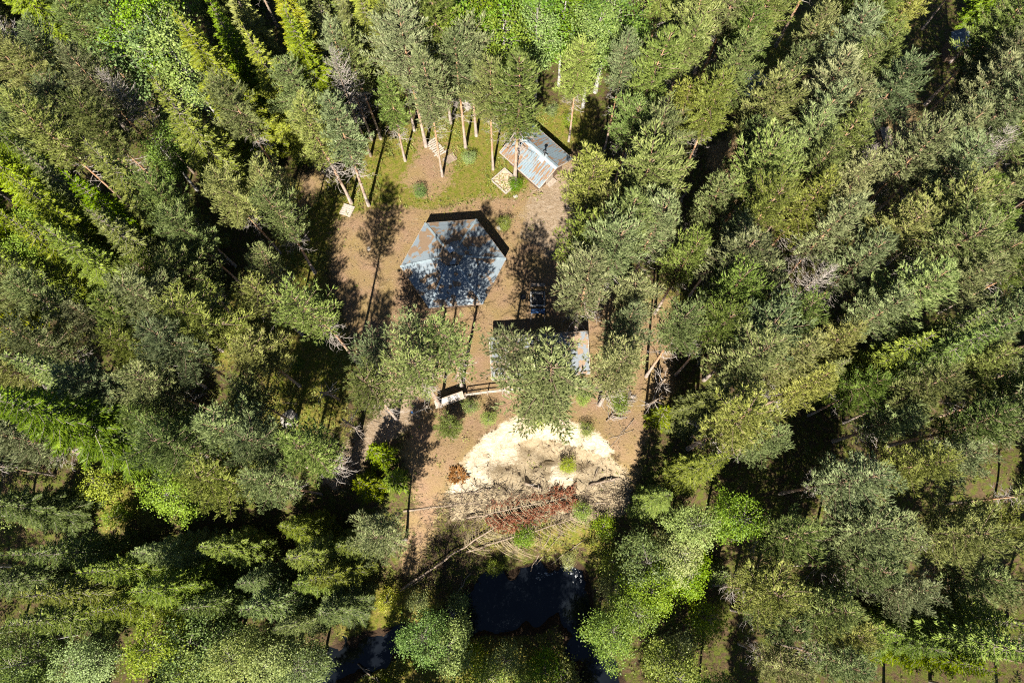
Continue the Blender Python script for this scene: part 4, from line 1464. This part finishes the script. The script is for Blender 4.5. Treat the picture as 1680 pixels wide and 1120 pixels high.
LOGS = [
    ((662, 838), (792, 822), .13, .08, 'log', 'long pale fallen trunk at left foot of the sand slide, running to the bare slope'),
    ((922, 828), (1004, 824), .11, .08, 'log', 'straight reddish log at the right foot of the slide'),
    ((966, 797), (1018, 783), .15, .13, 'log', 'short thick pale log at the right edge of the slide'),
    ((958, 812), (982, 770), .06, .04, 'log', 'thin pale pole pointing up beside the short thick log'),
    ((757, 818), (759, 782), .07, .05, 'log', 'short upright lying stick at the left foot of the sand'),
    ((770, 806), (797, 842), .05, .03, 'log', 'thin pale stick slanting across the left debris'),
    ((860, 793), (888, 804), .17, .13, 'log', 'thick broken log end at the bottom of the bare sand'),
    ((818, 845), (838, 790), .05, .03, 'log', 'thin stick across the red-brown branch heap'),
    ((672, 962), (768, 890), .07, .05, 'log', 'thin dark trunk lying below and parallel to the long fallen spruce'),
    ((745, 812), (815, 800), .07, .05, 'log', 'dark pole along the bottom left of the sand'),
    ((720, 823), (790, 828), .06, .05, 'log', 'thin reddish pole beside the long pale fallen trunk'),
    ((1040, 688), (1000, 735), .05, .03, 'log', 'thin broken stem on the bare ground right of the slide rim'),
    ((1000, 720), (1040, 705), .05, .03, 'log', 'whitish branch lying right of the sand rim'),
    ((950, 805), (985, 835), .05, .03, 'log', 'thin slanting stick at the right end of debris'),
    ((870, 935), (903, 878), .07, .04, 'log', 'stick slanting out of the river pool at its upper bank'),
    ((905, 925), (962, 882), .06, .04, 'log', 'pale stick across the upper right of the river pool'),
    ((880, 925), (925, 870), .05, .03, 'log', 'thin stem between the two sticks in the river pool'),
    ((748, 975), (772, 940), .09, .06, 'log', 'rusty orange log at the left water edge of the pool'),
    ((1117, 332), (1128, 305), .14, .11, 'log', 'thick grey log in the dark track among right pines'),
    ((1237, 412), (1252, 388), .08, .05, 'log', 'thin leaning stem in the brown gap among right pines'),
    ((1082, 527), (1079, 560), .07, .05, 'log', 'pale pole on the brown path right of the lean-to'),
    ((300, 848), (318, 880), .10, .08, 'log', 'pale log in the mossy gap at lower left'),
    ((170, 170), (210, 207), .12, .09, 'log', 'bare pale log in the forest at upper left'),
    ((463, 661), (488, 662), .05, .04, 'log', 'short white stick on the moss above the pale boulder'),
    ((590, 1085), (640, 1130), .10, .08, 'log', 'old log at the bank of the lower left stream'),
]
for i, (p0, p1, r0, r1, mt, lab) in enumerate(LOGS):
    r0, r1 = r0 * .75, r1 * .7
    P, R = log_mesh(ground_line(p0, p1, 7, r0 * 0.8), r0, r1, 8, 0.045, i)
    o0 = P[0].copy()
    root = thing('log', lab, 'log', tuple(o0), group='logs and sticks on the ground')
    MB().tube((P - o0).tolist(), R, 8).build('trunk', mt, root, smooth_shade=True)
    rr = np.random.default_rng(300 + i)
    A = Acc()
    for q in range(4):
        u = rr.integers(1, 6)
        a = rr.random() * 6.28
        l = 0.2 + .5 * rr.random()
        p = P[u] - o0
        A.tube([p, p + np.array([l * math.cos(a), l * math.sin(a), .15 + .2 * rr.random()])], [r1 * .35, r1 * .15], 4)
    obj('branch_stubs', A.mesh('branch_stubs', 'twig'), root)['kind'] = 'stuff'

SNAGS = [(557, 656, 5.5, 'dead bare trunk standing in the mossy strip, broken at the top'), (592, 708, 6.0, 'grey dead snag with forked branches beside the dark path'),
         (575, 772, 4.5, 'short grey snag in shade below the forked one'), (1075, 640, 3.5, 'pale broken stump right of the lean-to'), (1060, 668, 4.0, 'leaning dead twiggy snag by the dark track on the right')]
for i, (px, py, h, lab) in enumerate(SNAGS):
    rr = np.random.default_rng(400 + i)
    x, y, z = atg(px, py)
    root = thing('dead_tree', lab, 'dead tree', (x, y, z), group='standing dead trunks')
    t = np.linspace(0, 1, 6)
    P = np.stack([.25 * t ** 2 * rr.normal(), .25 * t ** 2 * rr.normal(), h * t - .2 * (t == 0)], 1)
    MB().tube(P.tolist(), .14 - .06 * t, 8).build('trunk', 'log', root, smooth_shade=True)
    A = Acc()
    for q in range(12):
        u = .35 + .65 * rr.random()
        p = np.array([np.interp(u, t, P[:, j]) for j in range(3)])
        a = rr.random() * 6.28
        l = .5 + 1.1 * rr.random()
        e = p + np.array([l * math.cos(a), l * math.sin(a), .25 * l])
        A.tube([p, (p + e) / 2 + rr.normal(0, .06, 3), e], [.035, .025, .01], 4)
        A.tube([(p + e) / 2, (p + e) / 2 + np.array([.4 * math.cos(a + .7), .4 * math.sin(a + .7), .1])], [.018, .006], 3)
    obj('dead_branches', A.mesh('dead_branches', 'twig'), root)['kind'] = 'stuff'


def fallen_spruce(label, p0, p1, r0, r1, mat, bl, u0, seed, per, needles=None, lift=.35):
    """a whole tree lying on the slope: trunk and rows of drooping bare branches on both sides"""
    rr = np.random.default_rng(seed)
    P, R = log_mesh(ground_line(p0, p1, 12, lift), r0, r1, 8, 0.04, seed)
    o0 = P[0].copy()
    P = P - o0
    root = thing('fallen_spruce', label, 'fallen tree', tuple(o0), group='whole trees fallen down the bank')
    MB().tube(P.tolist(), R, 8).build('trunk', 'log', root, smooth_shade=True)
    t = np.linspace(0, 1, len(P))
    ax_ = unit(P[-1] - P[0])
    lat = unit(np.cross(ax_, np.array([0, 0, 1.0])))
    A = Acc()
    TP, TD = [], []
    for q in range(per):
        u = u0 + (1 - u0) * rr.random()
        p = np.array([np.interp(u, t, P[:, j]) for j in range(3)])
        sd = 1 if rr.random() < .55 else -1
        l = bl * (1.15 - .75 * (u - u0) / (1 - u0)) * (.55 + .6 * rr.random())
        s = np.linspace(0, 1, 6)
        up = .5 * rr.random()
        curve = p + l * (s[:, None] * (lat * sd * .9 + ax_ * .15) + (s ** 2)[:, None] * ax_ * (.55 + .2 * rr.random()) + np.stack([0 * s, 0 * s, up * s - (.2 + up) * s ** 2], 1))
        A.tube(curve, [.028, .024, .02, .016, .011, .006], 3)
        for w_ in range(9):
            v = .2 + .8 * rr.random()
            c0 = np.array([np.interp(v, s, curve[:, j]) for j in range(3)])
            dv = unit(lat * sd * rr.normal(.3, .4) + ax_ * rr.normal(.5, .5) + np.array([0, 0, rr.normal(-.15, .25)]))
            l2 = .12 + .3 * rr.random()
            A.tube([c0, c0 + dv * l2], [.012, .005], 3)
            if needles:
                for w2 in range(3):
                    TP.append(c0 + dv * l2 * (w2 / 3))
                    TD.append(dv + rr.normal(0, .3, 3))
    obj('branches', A.mesh('branches', mat), root)['kind'] = 'stuff'
    if needles:
        B_ = Acc()
        tufts(B_, TP, TD, .22, .04, 2, 2, rr)
        obj('needles', B_.mesh('needles', needles), root)['kind'] = 'stuff'
    return root


fallen_spruce('long fallen dead spruce, its bare trunk slanting from slope path to the slide', (657, 967), (850, 838), .11, .05, 'tantwig', 1.7, .55, 901, 70)
fallen_spruce('fallen spruce with red-brown dead branches heaped at the foot of the sand', (765, 850), (935, 815), .07, .03, 'tantwig', 2.0, .15, 902, 150, 'deadneedle', .5)
fallen_spruce('fallen grey spruce with combed tan branches above the river pool', (765, 905), (985, 838), .08, .03, 'tantwig', 2.1, .2, 903, 110, None, .3)
fallen_spruce('small red-brown dead spruce top at the left corner of the sand', (757, 800), (748, 772), .05, .02, 'tantwig', .7, .1, 904, 28, 'deadneedle', .2)
fallen_spruce('fallen sapling with pale bare twigs on the bank right of the railing', (995, 692), (1035, 650), .05, .02, 'twig', 1.1, .1, 905, 34, None, .2)

# ------------------------------------------------------------------ ground cover, litter and debris (uncountable)
sr = np.random.default_rng(55)


def scatter(n, x0, x1, y0, y1, prob):
    x, y = sr.uniform(x0, x1, n), sr.uniform(y0, y1, n)
    k = sr.random(n) < prob(x, y)
    x, y = x[k], y[k]
    k = river_mask(x, y) < -0.2
    for (cx, cy, rr_) in ((HUTC[0], HUTC[1], 2.6), (KOTAC[0], KOTAC[1], 4.3), (-.5, 16.2, 2), (2.4, 16.2, 2), (5.2, 16.2, 2)):
        k &= np.hypot(x - cx, y - cy) > rr_
    x, y = x[k], y[k]
    return np.column_stack([x, y, gz(x, y)])


def zg(x, y):
    z = zone(Z_GRASS, x, y, 2.0)
    b = np.maximum(zone(Z_BARE, x, y, 1.5), np.maximum(zone(Z_PATH, x, y, 1.2), zone(Z_SLUMP, x, y, .6)))
    b = np.maximum(b, zone(Z_SAND, x, y, .4))
    n = smooth((vnoise(x, y, .5) - .38) / .25)
    return np.clip((0.30 + 0.7 * z) * n * (1 - .93 * b), 0, 1)


P = scatter(70000, -58, 58, -16, 60, zg)
n = len(P)
A = Acc()
D = np.column_stack([sr.normal(0, .35, n), sr.normal(0, .35, n), np.ones(n)])
tufts(A, P, D, .16 + .22 * sr.random(n), .09, 0, 6, sr, .9)
tag(obj('grass', A.mesh('grass', 'grass')), 'yellow-green grass and moss tufts on the forest floor', 'grass', kind='stuff')
print('grass', n)

P = scatter(11000, -30, 30, -12, 48, lambda x, y: zg(x, y) * smooth((vnoise(x + 50, y, .7) - .5) / .15))
rep_ = 16
Q = np.repeat(P, rep_, 0) + sr.normal(0, 1, (len(P) * rep_, 3)) * np.array([.2, .2, .05]) + np.array([0, 0, .2])
n = len(Q)
A = Acc()
N = unit(sr.normal(0, .5, (n, 3)) + np.array([0, 0, .9]))
a_, b2 = frames(N)
ph = (sr.random(n) * 6.28)[:, None]
X = np.cos(ph) * a_ + np.sin(ph) * b2
Y = -np.sin(ph) * a_ + np.cos(ph) * b2
s_ = (.06 * (.7 + .7 * sr.random(n)))[:, None]
i_ = np.arange(n)[:, None] * 4
A.add(np.stack([Q - s_ * X, Q + .6 * s_ * Y, Q + s_ * X, Q - .6 * s_ * Y], 1).reshape(-1, 3), np.concatenate([i_ + np.array([[0, 1, 2]]), i_ + np.array([[0, 2, 3]])]))
tag(obj('dwarf_shrubs', A.mesh('dwarf_shrubs', 'bush')), 'low bilberry carpet between the trees', 'undergrowth', kind='stuff')
print('shrub leaves', n)


def sticks(name, P, mat, L, W, label, cat, up=.15):
    n = len(P)
    a = sr.random(n) * 6.28
    D = np.column_stack([np.cos(a), np.sin(a), sr.normal(0, up, n)])
    A = Acc()
    tufts(A, P + np.array([0, 0, .05]), D, L * (.4 + 1.0 * sr.random(n)), W * (.6 + .8 * sr.random(n)), 2, 0, sr)
    tag(obj(name, A.mesh(name, mat)), label, cat, kind='stuff')


P = scatter(5200, -22, 15, 2, 40, lambda x, y: zone(Z_BARE, x, y, 1.0) * (1 - zone(Z_SLUMP, x, y, .3)) * (.25 + .75 * smooth((vnoise(x, y, .45) - .4) / .2)))
sticks('twig_litter', P, 'tantwig', .42, .018, 'pale twigs strewn over the bare ground', 'twigs')
P = scatter(3800, -22, 15, 2, 40, lambda x, y: zone(Z_BARE, x, y, 1.0) * (1 - zone(Z_SAND, x, y, .3)) * (.15 + .85 * smooth((vnoise(x + 9, y, .6) - .45) / .2)))
sticks('cone_litter', P, 'darktwig', .16, .035, 'dark cones and bark bits on the bare ground', 'litter')
SLW = lambda x, y: zone(Z_SLUMP, x, y, .5) * (1 - .75 * zone(Z_SAND, x, y, .3)) * (.12 + .88 * smooth((vnoise(x, y, .8) - .42) / .2))
sticks('slide_debris', scatter(3400, -8, 12, 1, 12, SLW), 'darktwig', .45, .022, 'dark roots and twigs over the slumped sand', 'debris')
HEAP = poly([(725, 815), (800, 800), (860, 800), (940, 808), (1030, 790), (1030, 840), (980, 850), (900, 860), (760, 860), (700, 840)], -3)
P = scatter(6000, -9, 12, -2, 8, lambda x, y: zone([HEAP], x, y, .6) * .8)
P[:, 2] += .35 * sr.random(len(P))
sticks('branch_heap', P, 'darktwig', .8, .022, 'tangle of broken branches along the foot of the slide', 'branches', .3)
P = scatter(7000, -9, 12, -2, 8, lambda x, y: zone([HEAP], x, y, .6) * .5)
P[:, 2] += .5 * sr.random(len(P))
sticks('branch_heap', P, 'tantwig', .9, .02, 'pale broken twigs on top of the branch tangle', 'branches', .3)
P = scatter(6000, -9, 5, -6, 4, lambda x, y: zone([poly([(690, 860), (780, 850), (900, 860), (960, 850), (985, 890), (900, 880), (800, 900), (740, 970), (680, 965)], -4)], x, y, 1.0) * .7)
P[:, 2] += .25 * sr.random(len(P))
sticks('bank_debris', P, 'darktwig', .7, .022, 'dark broken twigs on the lower river bank', 'branches', .3)

# foam on the pool
n = 230
c_ = np.array(at(953, 918, WATER_Z)[:2])
q = sr.normal(0, 1, (n, 2)) * np.array([.65, 1.0]) + c_
q2 = np.column_stack([sr.uniform(2, 6, 110), np.full(110, 0.0)])
q2[:, 1] = -1.2 - (q2[:, 0] - 6) * -.45 + sr.normal(0, .25, 110)
q = np.concatenate([q, q2])
n = len(q)
s_ = (.03 + .09 * sr.random(n) ** 2)[:, None]
ph = sr.random(n)[:, None] * 6.28
X = np.concatenate([np.cos(ph), np.sin(ph)], 1)
Y = np.concatenate([-np.sin(ph), np.cos(ph)], 1)
V = np.stack([q - s_ * X, q - .6 * s_ * Y, q + s_ * X, q + .6 * s_ * Y], 1).reshape(-1, 2)
V = np.column_stack([V, np.full(len(V), WATER_Z + .012) + np.repeat(sr.random(n) * .02, 4)])
A = Acc()
i_ = np.arange(n)[:, None] * 4
A.add(V, np.concatenate([i_ + np.array([[0, 1, 2]]), i_ + np.array([[0, 2, 3]])]))
tag(obj('river_foam', A.mesh('river_foam', 'foam')), 'white foam flecks drifting at the right end of the pool', 'foam', kind='stuff')
